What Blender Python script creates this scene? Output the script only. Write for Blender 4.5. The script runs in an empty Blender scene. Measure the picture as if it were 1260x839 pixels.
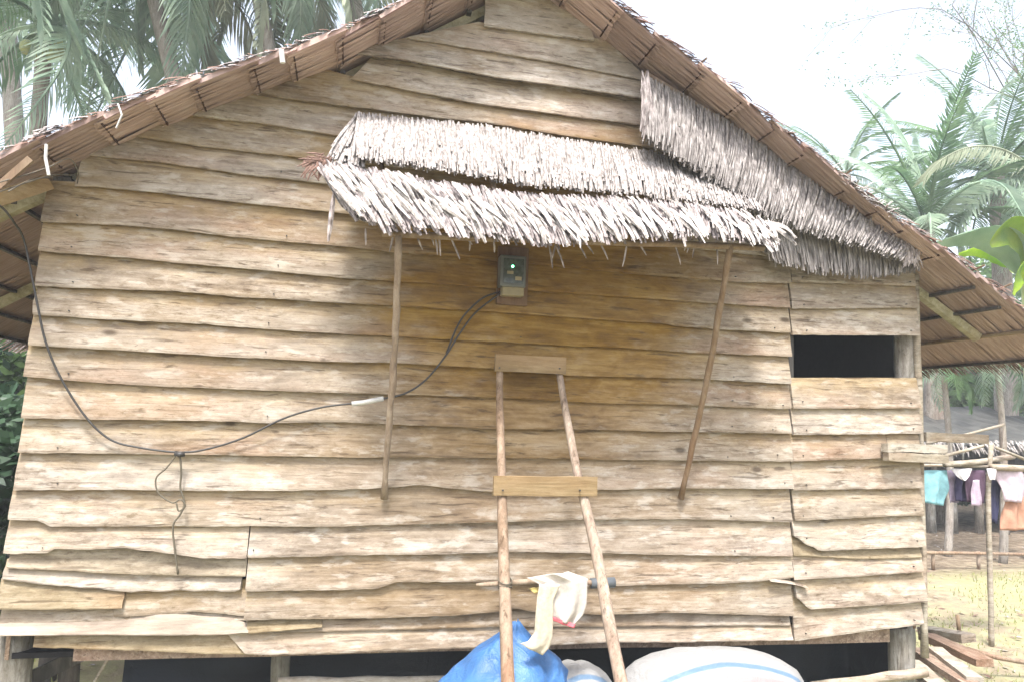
import bpy, bmesh, math, random
from mathutils import Vector, Matrix, noise
random.seed(7)
SC = bpy.context.scene
COL = SC.collection
R = math.radians

# ------------------------------------------------------------------ camera
YAW, PIT, ROL = R(12.47), R(5.97), R(1.916)
FPX = 900.0
CAM = Vector((0, -3.9, 1.8))
W = Vector((math.sin(YAW) * math.cos(PIT), math.cos(YAW) * math.cos(PIT), math.sin(PIT)))
R1 = Vector((math.cos(YAW), -math.sin(YAW), 0))
U1 = R1.cross(W)
RR = R1 * math.cos(ROL) + U1 * math.sin(ROL)
UU = -R1 * math.sin(ROL) + U1 * math.cos(ROL)
cd = bpy.data.cameras.new('camera')
cam = bpy.data.objects.new('camera', cd)
COL.objects.link(cam)
M = Matrix((RR, UU, -W)).transposed().to_4x4()
M.translation = CAM
cam.matrix_world = M
cd.sensor_width = 36
cd.lens = 36 * FPX / 1260
cd.clip_start = 0.05
cd.clip_end = 3000
SC.camera = cam

# ------------------------------------------------------------------ world, sun, exposure
SUN_EL, SUN_AZ = 64, 200      # azimuth: direction the sun stands in, clockwise from +Y
wd = bpy.data.worlds.new('World')
SC.world = wd
wd.use_nodes = True
nt = wd.node_tree
nt.nodes.clear()
sky = nt.nodes.new('ShaderNodeTexSky')
sky.sky_type = 'NISHITA'
sky.sun_disc = False
sky.sun_elevation = R(SUN_EL)
sky.sun_rotation = R(SUN_AZ)
sky.air_density = 1.0
sky.dust_density = 4.0
sky.ozone_density = 1.0
hs = nt.nodes.new('ShaderNodeHueSaturation')
hs.inputs['Saturation'].default_value = 0.5
hs.inputs['Value'].default_value = 1.25
bg = nt.nodes.new('ShaderNodeBackground')
bg.inputs['Strength'].default_value = 0.115
wo = nt.nodes.new('ShaderNodeOutputWorld')
nt.links.new(sky.outputs[0], hs.inputs['Color'])
nt.links.new(hs.outputs[0], bg.inputs['Color'])
nt.links.new(bg.outputs[0], wo.inputs['Surface'])
sd = bpy.data.lights.new('sun', 'SUN')
sun = bpy.data.objects.new('sun', sd)
COL.objects.link(sun)
sd.energy = 2.1
sd.angle = R(10)
sd.color = (1.0, 0.97, 0.93)
ddir = Vector((math.sin(R(SUN_AZ)) * math.cos(R(SUN_EL)), math.cos(R(SUN_AZ)) * math.cos(R(SUN_EL)), math.sin(R(SUN_EL))))
sun.rotation_euler = (-ddir).to_track_quat('-Z', 'Y').to_euler()
SC.view_settings.view_transform = 'Standard'
SC.view_settings.look = 'None'
SC.view_settings.gamma = 1
SC.view_settings.exposure = 1.82
SC.render.engine = 'CYCLES'


# ------------------------------------------------------------------ helpers
def P(px, py, Y=0.0):
    d = W + RR * ((px - 630) / FPX) - UU * ((py - 419.5) / FPX)
    return CAM + d * ((Y - CAM.y) / d.y)


def rnd(a, b):
    return random.uniform(a, b)


def lerp(a, b, t):
    return a + (b - a) * t


def interp(pts, x):
    if x <= pts[0][0]:
        (x0, y0), (x1, y1) = pts[0], pts[1]
        return y0 + (y1 - y0) * (x - x0) / (x1 - x0)
    for (x0, y0), (x1, y1) in zip(pts, pts[1:]):
        if x <= x1:
            return y0 + (y1 - y0) * (x - x0) / (x1 - x0)
    (x0, y0), (x1, y1) = pts[-2], pts[-1]
    return y1 + (y1 - y0) / (x1 - x0) * (x - x1)


def tag(o, label=None, cat=None, group=None, kind=None):
    if label: o['label'] = label
    if cat: o['category'] = cat
    if group: o['group'] = group
    if kind: o['kind'] = kind
    return o


def empty(name, loc=(0, 0, 0)):
    o = bpy.data.objects.new(name, None)
    COL.objects.link(o)
    o.location = loc
    o.empty_display_size = 0.1
    return o


class MB:
    """collects verts and faces for one mesh"""
    def __init__(s):
        s.v = []; s.f = []; s.m = []; s.uv = {}

    def add(s, vs, fs, mi=0):
        o = len(s.v)
        s.v += [tuple(v) for v in vs]
        for f in fs:
            s.f.append([i + o for i in f]); s.m.append(mi)

    def box(s, a, b, mi=0, jit=0.0):
        (x0, y0, z0), (x1, y1, z1) = a, b
        vs = [(x + rnd(-jit, jit), y + rnd(-jit, jit), z + rnd(-jit, jit)) for z in (z0, z1) for y in (y0, y1) for x in (x0, x1)]
        s.add(vs, [(0, 2, 3, 1), (4, 5, 7, 6), (0, 1, 5, 4), (2, 6, 7, 3), (0, 4, 6, 2), (1, 3, 7, 5)], mi)

    def bar(s, p, q, w, h, up=Vector((0, 0, 1)), mi=0, seg=1, wob=0.0):
        p, q = Vector(p), Vector(q)
        d = (q - p).normalized()
        a = d.cross(up)
        if a.length < 1e-4: a = Vector((1, 0, 0))
        a.normalize()
        b = a.cross(d).normalized()
        vs = []
        for i in range(seg + 1):
            c = p.lerp(q, i / seg)
            k = 1 if i in (0, seg) else 1
            for sa, sb in ((-1, -1), (1, -1), (1, 1), (-1, 1)):
                vs.append(c + a * (sa * w / 2 + rnd(-wob, wob)) + b * (sb * h / 2 + rnd(-wob, wob)))
        fs = []
        for i in range(seg):
            for j in range(4):
                o = i * 4
                fs.append((o + j, o + (j + 1) % 4, o + 4 + (j + 1) % 4, o + 4 + j))
        fs += [(3, 2, 1, 0), tuple(seg * 4 + j for j in range(4))]
        s.add(vs, fs, mi)

    def tube(s, pts, rad, n=8, mi=0, wob=0.0, cap=True):
        pts = [Vector(p) for p in pts]
        if not isinstance(rad, (list, tuple)): rad = [rad] * len(pts)
        vs = []; ref = None
        for i, p in enumerate(pts):
            d = (pts[min(i + 1, len(pts) - 1)] - pts[max(i - 1, 0)])
            if d.length < 1e-7: d = Vector((0, 0, 1))
            d.normalize()
            if ref is None:
                ref = Vector((0, 1, 0)) if abs(d.y) < 0.9 else Vector((1, 0, 0))
            a = d.cross(ref).normalized()
            b = a.cross(d).normalized()
            ref = b if abs(b.dot(d)) < .99 else ref
            for j in range(n):
                t = 2 * math.pi * j / n
                rr = rad[i] * (1 + rnd(-wob, wob))
                vs.append(p + a * math.cos(t) * rr + b * math.sin(t) * rr)
        fs = []
        for i in range(len(pts) - 1):
            for j in range(n):
                fs.append((i * n + j, i * n + (j + 1) % n, (i + 1) * n + (j + 1) % n, (i + 1) * n + j))
        if cap:
            fs.append(tuple(reversed(range(n))))
            fs.append(tuple((len(pts) - 1) * n + j for j in range(n)))
        s.add(vs, fs, mi)

    def mesh(s, name, mats, smooth=False):
        me = bpy.data.meshes.new(name)
        me.from_pydata(s.v, [], s.f)
        if not isinstance(mats, (list, tuple)): mats = [mats]
        for m in mats: me.materials.append(m)
        if len(mats) > 1: me.polygons.foreach_set('material_index', s.m)
        if smooth: me.polygons.foreach_set('use_smooth', [True] * len(s.f))
        me.update()
        return me

    def build(s, name, mats, parent=None, smooth=False, kind=None):
        o = bpy.data.objects.new(name, s.mesh(name, mats, smooth))
        COL.objects.link(o)
        if parent is not None:
            o.parent = parent
            if parent.type == 'EMPTY': o.location = -parent.location
        if kind: o['kind'] = kind
        return o


def curve_pts(ctrl, n=6):
    """catmull-rom through 3D control points"""
    c = [Vector(p) for p in ctrl]
    c = [c[0] * 2 - c[1]] + c + [c[-1] * 2 - c[-2]]
    out = []
    for i in range(1, len(c) - 2):
        for k in range(n):
            t = k / n
            a, b, d, e = c[i - 1], c[i], c[i + 1], c[i + 2]
            out.append(0.5 * ((2 * b) + (d - a) * t + (2 * a - 5 * b + 4 * d - e) * t * t + (-a + 3 * b - 3 * d + e) * t ** 3))
    out.append(c[-2])
    return out


# ------------------------------------------------------------------ materials
def nodes(name):
    m = bpy.data.materials.new(name)
    m.use_nodes = True
    n = m.node_tree
    return m, n, n.nodes['Principled BSDF']


def N(n, typ, **kw):
    x = n.nodes.new(typ)
    for k, v in kw.items(): setattr(x, k, v)
    return x


def ramp(n, fac, stops, interp_='LINEAR'):
    r = N(n, 'ShaderNodeValToRGB')
    r.color_ramp.interpolation = interp_
    e = r.color_ramp.elements
    e[0].position, e[0].color = stops[0][0], (*stops[0][1], 1)
    e[1].position, e[1].color = stops[-1][0], (*stops[-1][1], 1)
    for p, c in stops[1:-1]:
        k = e.new(p); k.color = (*c, 1)
    n.links.new(fac, r.inputs[0])
    return r.outputs[0]


def noise_tex(n, vec, scale, detail=6, rough=.6, dist=0.0):
    t = N(n, 'ShaderNodeTexNoise')
    t.inputs['Scale'].default_value = scale
    t.inputs['Detail'].default_value = detail
    t.inputs['Roughness'].default_value = rough
    t.inputs['Distortion'].default_value = dist
    n.links.new(vec, t.inputs['Vector'])
    return t.outputs['Fac']


def mapping(n, scale, rand=True, coord='Object', rot=(0, 0, 0)):
    tc = N(n, 'ShaderNodeTexCoord')
    mp = N(n, 'ShaderNodeMapping')
    mp.inputs['Scale'].default_value = scale
    mp.inputs['Rotation'].default_value = rot
    if rand:
        oi = N(n, 'ShaderNodeObjectInfo')
        vm = N(n, 'ShaderNodeVectorMath', operation='SCALE')
        vm.inputs[0].default_value = (17.3, 9.1, 23.7)
        n.links.new(oi.outputs['Random'], vm.inputs['Scale'])
        va = N(n, 'ShaderNodeVectorMath', operation='ADD')
        n.links.new(tc.outputs[coord], va.inputs[0])
        n.links.new(vm.outputs[0], va.inputs[1])
        n.links.new(va.outputs[0], mp.inputs['Vector'])
    else:
        n.links.new(tc.outputs[coord], mp.inputs['Vector'])
    return mp.outputs[0]


def mixc(n, fac, a, b, mode='MIX'):
    x = N(n, 'ShaderNodeMix', data_type='RGBA', blend_type=mode)
    if isinstance(fac, (int, float)): x.inputs[0].default_value = fac
    else: n.links.new(fac, x.inputs[0])
    for s, i in ((a, 6), (b, 7)):
        if isinstance(s, tuple): x.inputs[i].default_value = (*s, 1)
        else: n.links.new(s, x.inputs[i])
    return x.outputs[2]


def mth(n, op, a, b=None, clamp=False):
    x = N(n, 'ShaderNodeMath', operation=op, use_clamp=clamp)
    for s, i in ((a, 0), (b, 1)):
        if s is None: continue
        if isinstance(s, (int, float)): x.inputs[i].default_value = s
        else: n.links.new(s, x.inputs[i])
    return x.outputs[0]


def bump(n, bs, h, strength, dist=0.004):
    b = N(n, 'ShaderNodeBump')
    b.inputs['Strength'].default_value = strength
    b.inputs['Distance'].default_value = dist
    n.links.new(h, b.inputs['Height'])
    n.links.new(b.outputs[0], bs.inputs['Normal'])


def rand_val(n, lo, hi):
    oi = N(n, 'ShaderNodeObjectInfo')
    return mth(n, 'ADD', mth(n, 'MULTIPLY', oi.outputs['Random'], hi - lo), lo)


def wood_mat(name, dark, mid, light, axis='x', flake=0.0, spot=True, stain_shade=False, grain=1.0, vlo=.85, vhi=1.15):
    m, n, bs = nodes(name)
    g = {'x': (1.1, 6, 16), 'z': (16, 16, 1.1), 'y': (16, 1.1, 16)}[axis]
    vg = mapping(n, g)
    vb = mapping(n, {'x': (1.0, 2, 3.2), 'z': (3, 3, 1), 'y': (3, 1, 3)}[axis])
    fine = noise_tex(n, vg, 3.2 * grain, 8, .68, .5)
    big = noise_tex(n, vb, 1.8, 6, .62)
    blot = noise_tex(n, mapping(n, {'x': (3.2, 5, 8), 'z': (8, 8, 3.2), 'y': (8, 3.2, 8)}[axis]), 1.9, 9, .7, .5)
    s = mth(n, 'ADD', mth(n, 'ADD', mth(n, 'MULTIPLY', fine, .33), mth(n, 'MULTIPLY', big, .3)), mth(n, 'MULTIPLY', blot, .37))
    c = ramp(n, s, [(.37, dark), (.49, mid), (.60, light)])
    # reddish patches
    red = ramp(n, noise_tex(n, vb, 1.1, 4, .5), [(.52, (0, 0, 0)), (.68, (1, 1, 1))])
    c = mixc(n, mth(n, 'MULTIPLY', red, .38), c, (mid[0] * 1.15, mid[1] * .84, mid[2] * .76))
    if flake:
        mo = noise_tex(n, mapping(n, {'x': (5, 6, 13), 'z': (13, 13, 5), 'y': (13, 5, 13)}[axis]), 2.6, 8, .72, .4)
        c = mixc(n, .8, c, ramp(n, mo, [(.34, (.42, .36, .28)), (.43, (.92, .90, .87)), (.55, (1.04, 1.04, 1.04)), (.66, (1.35, 1.38, 1.42))]), 'MULTIPLY')
        sp_ = noise_tex(n, mapping(n, {'x': (9, 9, 20), 'z': (20, 20, 9), 'y': (20, 9, 20)}[axis]), 5, 5, .75)
        c = mixc(n, .7, c, ramp(n, sp_, [(.33, (.6, .55, .47)), (.43, (1, 1, 1)), (.6, (1.05, 1.05, 1.05)), (.72, (1.4, 1.4, 1.4))]), 'MULTIPLY')
        gy = noise_tex(n, mapping(n, {'x': (.7, 1, 1.6), 'z': (1.6, 1.6, .7), 'y': (1.6, .7, 1.6)}[axis]), 2.1, 4, .6)
        c = mixc(n, mth(n, 'MULTIPLY', ramp(n, gy, [(.45, (0, 0, 0)), (.62, (1, 1, 1))]), .35), c, (mid[0] * 1.12, mid[1] * 1.22, mid[2] * 1.36))
    if stain_shade:
        # ochre towards each board's top: unbleached wood, plus lap-shade tint put into the colour
        an = N(n, 'ShaderNodeAttribute'); an.attribute_name = 'board_height'
        up = mth(n, 'ADD', an.outputs['Fac'], mth(n, 'MULTIPLY', mth(n, 'SUBTRACT', blot, .5), 1.2))
        um = ramp(n, up, [(.36, (0, 0, 0)), (.85, (1, 1, 1))])
        c = mixc(n, mth(n, 'MULTIPLY', um, .75), c, ramp(n, s, [(.37, (.13, .08, .033)), (.49, (.27, .195, .105)), (.60, (.40, .325, .21))]))
        # hairline drying cracks
        cr = noise_tex(n, mapping(n, (.9, 3, 22)), 1.7, 3, .5, .2)
        cm = ramp(n, mth(n, 'ABSOLUTE', mth(n, 'SUBTRACT', cr, .5)), [(.0, (1, 1, 1)), (.007, (0, 0, 0))])
        gate = ramp(n, big, [(.5, (0, 0, 0)), (.58, (1, 1, 1))])
        c = mixc(n, mth(n, 'MULTIPLY', mth(n, 'MULTIPLY', cm, gate), .75), c, (.04, .025, .015))
        # unbleached browner wood under the awning, its soft shadow also put into the colour
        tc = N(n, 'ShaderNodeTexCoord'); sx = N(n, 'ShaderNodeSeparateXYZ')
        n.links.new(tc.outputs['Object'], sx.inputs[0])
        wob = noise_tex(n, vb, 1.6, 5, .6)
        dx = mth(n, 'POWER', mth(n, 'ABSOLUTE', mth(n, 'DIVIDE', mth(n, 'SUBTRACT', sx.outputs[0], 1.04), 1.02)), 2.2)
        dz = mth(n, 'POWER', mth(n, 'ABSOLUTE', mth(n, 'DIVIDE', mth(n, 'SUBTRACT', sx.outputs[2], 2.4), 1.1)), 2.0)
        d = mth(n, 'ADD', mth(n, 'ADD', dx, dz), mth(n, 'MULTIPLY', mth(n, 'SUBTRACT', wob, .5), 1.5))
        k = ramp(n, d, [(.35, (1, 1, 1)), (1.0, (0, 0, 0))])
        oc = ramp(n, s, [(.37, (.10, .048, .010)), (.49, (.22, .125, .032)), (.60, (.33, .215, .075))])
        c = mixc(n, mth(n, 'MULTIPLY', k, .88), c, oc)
        # browner boards behind the ladder, below the awning patch
        lx = mth(n, 'POWER', mth(n, 'ABSOLUTE', mth(n, 'DIVIDE', mth(n, 'SUBTRACT', sx.outputs[0], .95), 1.35)), 2.4)
        lk = ramp(n, mth(n, 'ADD', lx, mth(n, 'MULTIPLY', mth(n, 'SUBTRACT', wob, .5), 1.6)), [(.3, (1, 1, 1)), (1.0, (0, 0, 0))])
        low = ramp(n, mth(n, 'DIVIDE', sx.outputs[2], 4.3), [(.40, (1, 1, 1)), (.50, (0, 0, 0))])
        lk = mth(n, 'MULTIPLY', lk, low)
        c = mixc(n, mth(n, 'MULTIPLY', lk, .55), c, ramp(n, s, [(.37, (.09, .055, .028)), (.49, (.21, .145, .085)), (.60, (.34, .27, .20))]))
        # ochre mildew blotches, mostly on the gable boards
        ob = ramp(n, noise_tex(n, vb, 1.3, 5, .6, .3), [(.5, (0, 0, 0)), (.66, (1, 1, 1))])
        zz = ramp(n, mth(n, 'DIVIDE', sx.outputs[2], 4.3), [(.58, (.35, .35, .35)), (.72, (1, 1, 1))])
        c = mixc(n, mth(n, 'MULTIPLY', mth(n, 'MULTIPLY', ob, zz), .55), c, (.24, .155, .055))
    if flake:
        fl = noise_tex(n, mapping(n, {'x': (3, 4, 9), 'z': (9, 9, 3), 'y': (9, 3, 9)}[axis]), 2.3, 7, .62)
        fm = ramp(n, fl, [(.54, (0, 0, 0)), (.64, (1, 1, 1))])
        fk = mth(n, 'MULTIPLY', fm, flake)
        if stain_shade: fk = mth(n, 'MULTIPLY', fk, mth(n, 'SUBTRACT', 1.0, mth(n, 'MULTIPLY', k, .85)))
        c = mixc(n, fk, c, (light[0] * 1.16, light[1] * 1.2, light[2] * 1.24))
        dk = noise_tex(n, mapping(n, {'x': (1.5, 4, 15), 'z': (15, 15, 1.5), 'y': (15, 1.5, 15)}[axis]), 2.9, 6, .65, .6)
        dm = ramp(n, dk, [(.34, (1, 1, 1)), (.43, (0, 0, 0))])
        c = mixc(n, mth(n, 'MULTIPLY', dm, .72), c, (dark[0] * .55, dark[1] * .5, dark[2] * .45))
    if spot:
        vo = N(n, 'ShaderNodeTexVoronoi'); vo.inputs['Scale'].default_value = 1.5
        n.links.new(mapping(n, {'x': (1.1, 1, 2.4), 'z': (2.4, 2.4, 1.1), 'y': (2.4, 1.1, 2.4)}[axis]), vo.inputs['Vector'])
        km = ramp(n, vo.outputs['Distance'], [(.035, (1, 1, 1)), (.075, (0, 0, 0))])
        c = mixc(n, mth(n, 'MULTIPLY', km, .75), c, (dark[0] * .35, dark[1] * .3, dark[2] * .25))
    hv = N(n, 'ShaderNodeHueSaturation')
    n.links.new(rand_val(n, vlo, vhi), hv.inputs['Value'])
    n.links.new(rand_val(n, 1.15, .8), hv.inputs['Saturation'])
    n.links.new(c, hv.inputs['Color'])
    n.links.new(hv.outputs[0], bs.inputs['Base Color'])
    bs.inputs['Roughness'].default_value = .85
    bs.inputs['Specular IOR Level'].default_value = .25
    bump(n, bs, mth(n, 'ADD', fine, mth(n, 'MULTIPLY', big, .4)), .6, .006)
    return m


def leafy_mat(name, a, b, trans=.35, scale=3.0, rough=.55, spec=.4, rand=True, vr=(.8, 1.25), st=(1, 1, 1)):
    m, n, bs = nodes(name)
    v = mapping(n, st, rand)
    f = noise_tex(n, v, scale, 5, .6)
    c = ramp(n, f, [(.35, a), (.65, b)])
    hv = N(n, 'ShaderNodeHueSaturation')
    n.links.new(rand_val(n, *vr), hv.inputs['Value'])
    n.links.new(c, hv.inputs['Color'])
    n.links.new(hv.outputs[0], bs.inputs['Base Color'])
    bs.inputs['Roughness'].default_value = rough
    bs.inputs['Specular IOR Level'].default_value = spec
    if trans:
        tr = N(n, 'ShaderNodeBsdfTranslucent'); mx = N(n, 'ShaderNodeMixShader')
        n.links.new(hv.outputs[0], tr.inputs['Color'])
        mx.inputs[0].default_value = trans
        n.links.new(bs.outputs[0], mx.inputs[1]); n.links.new(tr.outputs[0], mx.inputs[2])
        out = n.nodes['Material Output']
        n.links.new(mx.outputs[0], out.inputs['Surface'])
    return m


def plain(name, c, rough=.7, spec=.3, var=.12, scale=30, emit=None, metal=0.0, bmp=0.0):
    m, n, bs = nodes(name)
    f = noise_tex(n, mapping(n, (1, 1, 1)), scale, 5, .6)
    lo = tuple(x * (1 - var) for x in c); hi = tuple(min(1, x * (1 + var)) for x in c)
    n.links.new(ramp(n, f, [(.35, lo), (.65, hi)]), bs.inputs['Base Color'])
    bs.inputs['Roughness'].default_value = rough
    bs.inputs['Specular IOR Level'].default_value = spec
    bs.inputs['Metallic'].default_value = metal
    if bmp: bump(n, bs, f, bmp, .01)
    if emit:
        bs.inputs['Emission Color'].default_value = (*emit[0], 1)
        bs.inputs['Emission Strength'].default_value = emit[1]
    return m


M_PLANK = wood_mat('weathered_board', (.11, .078, .052), (.27, .222, .172), (.39, .342, .285), flake=.5, stain_shade=True, vlo=.86, vhi=1.12)
M_PALE = wood_mat('pale_board', (.13, .095, .058), (.245, .197, .13), (.335, .28, .205), flake=.3, spot=False)
M_STICK = wood_mat('stick_wood', (.12, .08, .05), (.20, .14, .09), (.29, .225, .16), axis='z', spot=False)
M_RAIL = wood_mat('peeled_pole', (.12, .08, .05), (.235, .165, .115), (.34, .27, .20), axis='z', flake=.4)
M_STEP = wood_mat('step_board', (.13, .085, .04), (.22, .155, .08), (.30, .225, .13), spot=False)
M_POST = wood_mat('grey_post', (.08, .07, .055), (.17, .155, .13), (.30, .28, .25), axis='z', flake=.5)
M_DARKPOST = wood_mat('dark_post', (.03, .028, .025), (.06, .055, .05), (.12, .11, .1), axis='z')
M_BEAM = wood_mat('grey_beam', (.15, .12, .085), (.27, .23, .175), (.38, .34, .28), flake=.4)
M_SCRAP = wood_mat('brown_scrap_board', (.10, .06, .035), (.20, .13, .085), (.36, .27, .20), axis='y', flake=.3)
M_RAFTER = wood_mat('green_grey_rafter', (.20, .18, .10), (.34, .31, .19), (.46, .43, .30), axis='y', spot=False)
M_JOINT = plain('dark_leaf_stem', (.07, .04, .03), .9, .1)
M_INSIDE = plain('interior_shade_dark', (.018, .017, .018), .9, .1)  # near-black colour stands in for the shade indoors


def thatch_under():
    m, n, bs = nodes('brown_leaf_thatch')
    v = mapping(n, (1.5, 26, 1.5))
    f = noise_tex(n, v, 2.6, 6, .65, .3)
    b = noise_tex(n, mapping(n, (2, 3, 2)), 2.2, 4, .6)
    s = mth(n, 'ADD', mth(n, 'MULTIPLY', f, .6), mth(n, 'MULTIPLY', b, .4))
    c = ramp(n, s, [(.30, (.24, .165, .14)), (.5, (.37, .27, .235)), (.68, (.46, .36, .325))])
    hv = N(n, 'ShaderNodeHueSaturation')
    n.links.new(rand_val(n, .8, 1.2), hv.inputs['Value'])
    n.links.new(c, hv.inputs['Color'])
    n.links.new(hv.outputs[0], bs.inputs['Base Color'])
    bs.inputs['Roughness'].default_value = .8
    bs.inputs['Specular IOR Level'].default_value = .2
    bump(n, bs, f, .8, .012)
    return m


M_THATCH = thatch_under()
M_FRINGE = leafy_mat('dull_grey_dry_leaf', (.10, .085, .08), (.35, .32, .305), 0, 26, .75, .25, vr=(.95, 1.05), st=(3, 1.5, .5))
M_BARE = wood_mat('bare_pale_board', (.15, .11, .08), (.255, .205, .155), (.33, .28, .225), spot=False)
M_GREYLEAF = leafy_mat('bleached_dry_leaf', (.10, .08, .075), (.42, .37, .36), 0, 26, .7, .25, vr=(.9, 1.1), st=(2.5, 1, .8))
M_WHITELEAF = leafy_mat('white_dry_leaf', (.26, .225, .20), (.55, .515, .485), 0, 14, .65, .3, vr=(.6, 1.15))
M_GREYTHATCH = leafy_mat('grey_dry_leaf', (.13, .11, .10), (.44, .405, .385), 0, 26, .75, .25, vr=(.92, 1.08), st=(3, 1.5, .5))
M_BROWNFRINGE = leafy_mat('brown_dry_leaf', (.11, .06, .045), (.24, .15, .12), 0, 9, .75, .2)

M_FROND = leafy_mat('palm_frond_green', (.08, .16, .08), (.19, .30, .14), .5, 2, .4, .5)
M_FRONDPALE = leafy_mat('palm_frond_pale', (.22, .33, .24), (.42, .52, .39), .5, 2, .4, .5)  # paled so the colour carries part of the background veil
M_FRONDDRY = leafy_mat('palm_frond_dry', (.22, .25, .17), (.36, .39, .28), .35, 2, .6, .3)
M_LEAF = leafy_mat('tree_leaf', (.06, .13, .05), (.15, .25, .08), .45, .6, .45, .5)
M_LEAFDARK = leafy_mat('dark_tree_leaf', (.025, .06, .035), (.06, .11, .05), .3, .6, .5, .4)
M_BANANA = leafy_mat('banana_leaf', (.24, .40, .02), (.48, .60, .04), .65, 2, .35, .5)
M_BANANASKY = leafy_mat('banana_leaf_skysheen', (.34, .48, .34), (.50, .62, .46), .45, 2, .3, .6)  # pale mint: sky reflection put into the leaf colour
M_BARK = wood_mat('tree_bark', (.12, .10, .085), (.24, .21, .18), (.36, .33, .29), axis='z', flake=.3)
M_COCONUT = plain('green_coconut', (.33, .37, .14), .5, .4, .2, 6)

M_BLACK = plain('black_cable', (.035, .032, .03), .5, .4)
M_WIRE = plain('dull_wire', (.10, .085, .06), .6, .4)
M_TAPE = plain('white_tape', (.5, .49, .47), .5, .4)
M_METER = plain('grey_meter_case', (.10, .105, .10), .35, .5)
M_METERFACE = plain('meter_face', (.05, .06, .055), .15, .6, .5, 50)
M_METERLOW = plain('pale_meter_cover', (.25, .21, .13), .6, .4)
M_LED = plain('green_led', (.1, .9, .4), .3, .5, emit=((.15, 1.0, .45), 6.0))
M_MAROON = wood_mat('meter_board', (.07, .036, .018), (.12, .066, .034), (.17, .10, .05), axis='z', spot=False)
M_RAG = plain('cream_cloth', (.43, .39, .35), .9, .1, .08, 60, bmp=.2)
M_RAGTAIL = plain('yellowed_cloth', (.43, .38, .30), .9, .1, .1, 60, bmp=.2)
M_PINK = plain('pink_hem', (.5, .12, .14), .85, .1)
M_YELLOW = plain('yellow_cloth', (.36, .29, .11), .85, .1)
M_BLUE = None


def cloth_fold(name, c, var=.15, scale=4, rough=.6, spec=.35, bmp=.6):
    m, n, bs = nodes(name)
    f = noise_tex(n, mapping(n, (1, 1, 1)), scale, 5, .55, .8)
    lo = tuple(x * (1 - var) for x in c); hi = tuple(min(1, x * (1 + var)) for x in c)
    n.links.new(ramp(n, f, [(.35, lo), (.65, hi)]), bs.inputs['Base Color'])
    bs.inputs['Roughness'].default_value = rough
    bs.inputs['Specular IOR Level'].default_value = spec
    fine = noise_tex(n, mapping(n, (1, 1, 1)), 140, 2, .5)
    bump(n, bs, mth(n, 'ADD', f, mth(n, 'MULTIPLY', fine, .06)), bmp, .05)
    return m


M_BLUE = cloth_fold('blue_tarp', (.042, .125, .30), .2, 5, .45, .4, .7)
M_DARKENTARP = cloth_fold('darkening_tarp', (.008, .011, .018), .3, 3, .6, .2, .5)


def sack_mat(name, base, stripes, pitch):
    """woven plastic sack: coloured bands running along the sack"""
    m, n, bs = nodes(name)
    tc = N(n, 'ShaderNodeTexCoord'); mp = N(n, 'ShaderNodeMapping')
    n.links.new(tc.outputs['Object'], mp.inputs['Vector'])
    sx = N(n, 'ShaderNodeSeparateXYZ'); n.links.new(mp.outputs[0], sx.inputs[0])
    wob = mth(n, 'MULTIPLY', noise_tex(n, mp.outputs[0], 4, 3, .5), .03)
    arc = mth(n, 'ADD', mth(n, 'MULTIPLY', sx.outputs[1], .5), mth(n, 'MULTIPLY', mth(n, 'POWER', mth(n, 'ABSOLUTE', sx.outputs[0]), 2.0), pitch))
    fx = mth(n, 'ADD', mth(n, 'ADD', sx.outputs[2], arc), wob)
    c = ramp(n, fx, stripes, 'LINEAR')
    f = noise_tex(n, mapping(n, (1, 1, 1)), 6, 5, .6, .6)
    c = mixc(n, .25, c, ramp(n, f, [(.3, (.55, .52, .48)), (.7, (.9, .9, .9))]), 'MULTIPLY')
    n.links.new(c, bs.inputs['Base Color'])
    bs.inputs['Roughness'].default_value = .55
    weave = noise_tex(n, mapping(n, (1, 1, 1)), 160, 1, .5)
    bump(n, bs, mth(n, 'ADD', f, mth(n, 'MULTIPLY', weave, .05)), .55, .04)
    return m


def ground_mat():
    m, n, bs = nodes('yard_earth')
    tc = N(n, 'ShaderNodeTexCoord')
    v = tc.outputs['Object']
    a = noise_tex(n, v, .45, 6, .6, .3)
    b = noise_tex(n, v, 7, 8, .7)
    s = mth(n, 'ADD', mth(n, 'MULTIPLY', a, .6), mth(n, 'MULTIPLY', b, .4))
    c = ramp(n, s, [(.36, (.16, .12, .08)), (.45, (.26, .22, .15)), (.53, (.27, .26, .13)), (.62, (.20, .23, .09))])
    c = mixc(n, mth(n, 'MULTIPLY', ramp(n, b, [(.5, (0, 0, 0)), (.7, (1, 1, 1))]), .5), c, (.36, .33, .26))
    sx = N(n, 'ShaderNodeSeparateXYZ'); n.links.new(v, sx.inputs[0])
    far = mth(n, 'ADD', mth(n, 'DIVIDE', sx.outputs[1], 10), mth(n, 'MULTIPLY', mth(n, 'SUBTRACT', a, .5), .35))
    c = mixc(n, ramp(n, far, [(.40, (0, 0, 0)), (.50, (1, 1, 1))]), c, ramp(n, b, [(.4, (.10, .075, .05)), (.62, (.24, .19, .14))]))
    n.links.new(c, bs.inputs['Base Color'])
    bs.inputs['Roughness'].default_value = .95
    bs.inputs['Specular IOR Level'].default_value = .1
    bump(n, bs, mth(n, 'ADD', b, mth(n, 'MULTIPLY', a, 2)), .8, .03)
    return m


M_GROUND = ground_mat()
M_GRASS = leafy_mat('short_grass', (.15, .18, .05), (.30, .31, .11), .3, 1.2, .6, .3)

# ------------------------------------------------------------------ ground
g = MB()
GX = [-58, -40, -20] + [-12 + i * .5 for i in range(73)] + [40, 55, 68]
GY = [-13.5, -9] + [-6 + i * .5 for i in range(65)] + [40, 50, 59]


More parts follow.
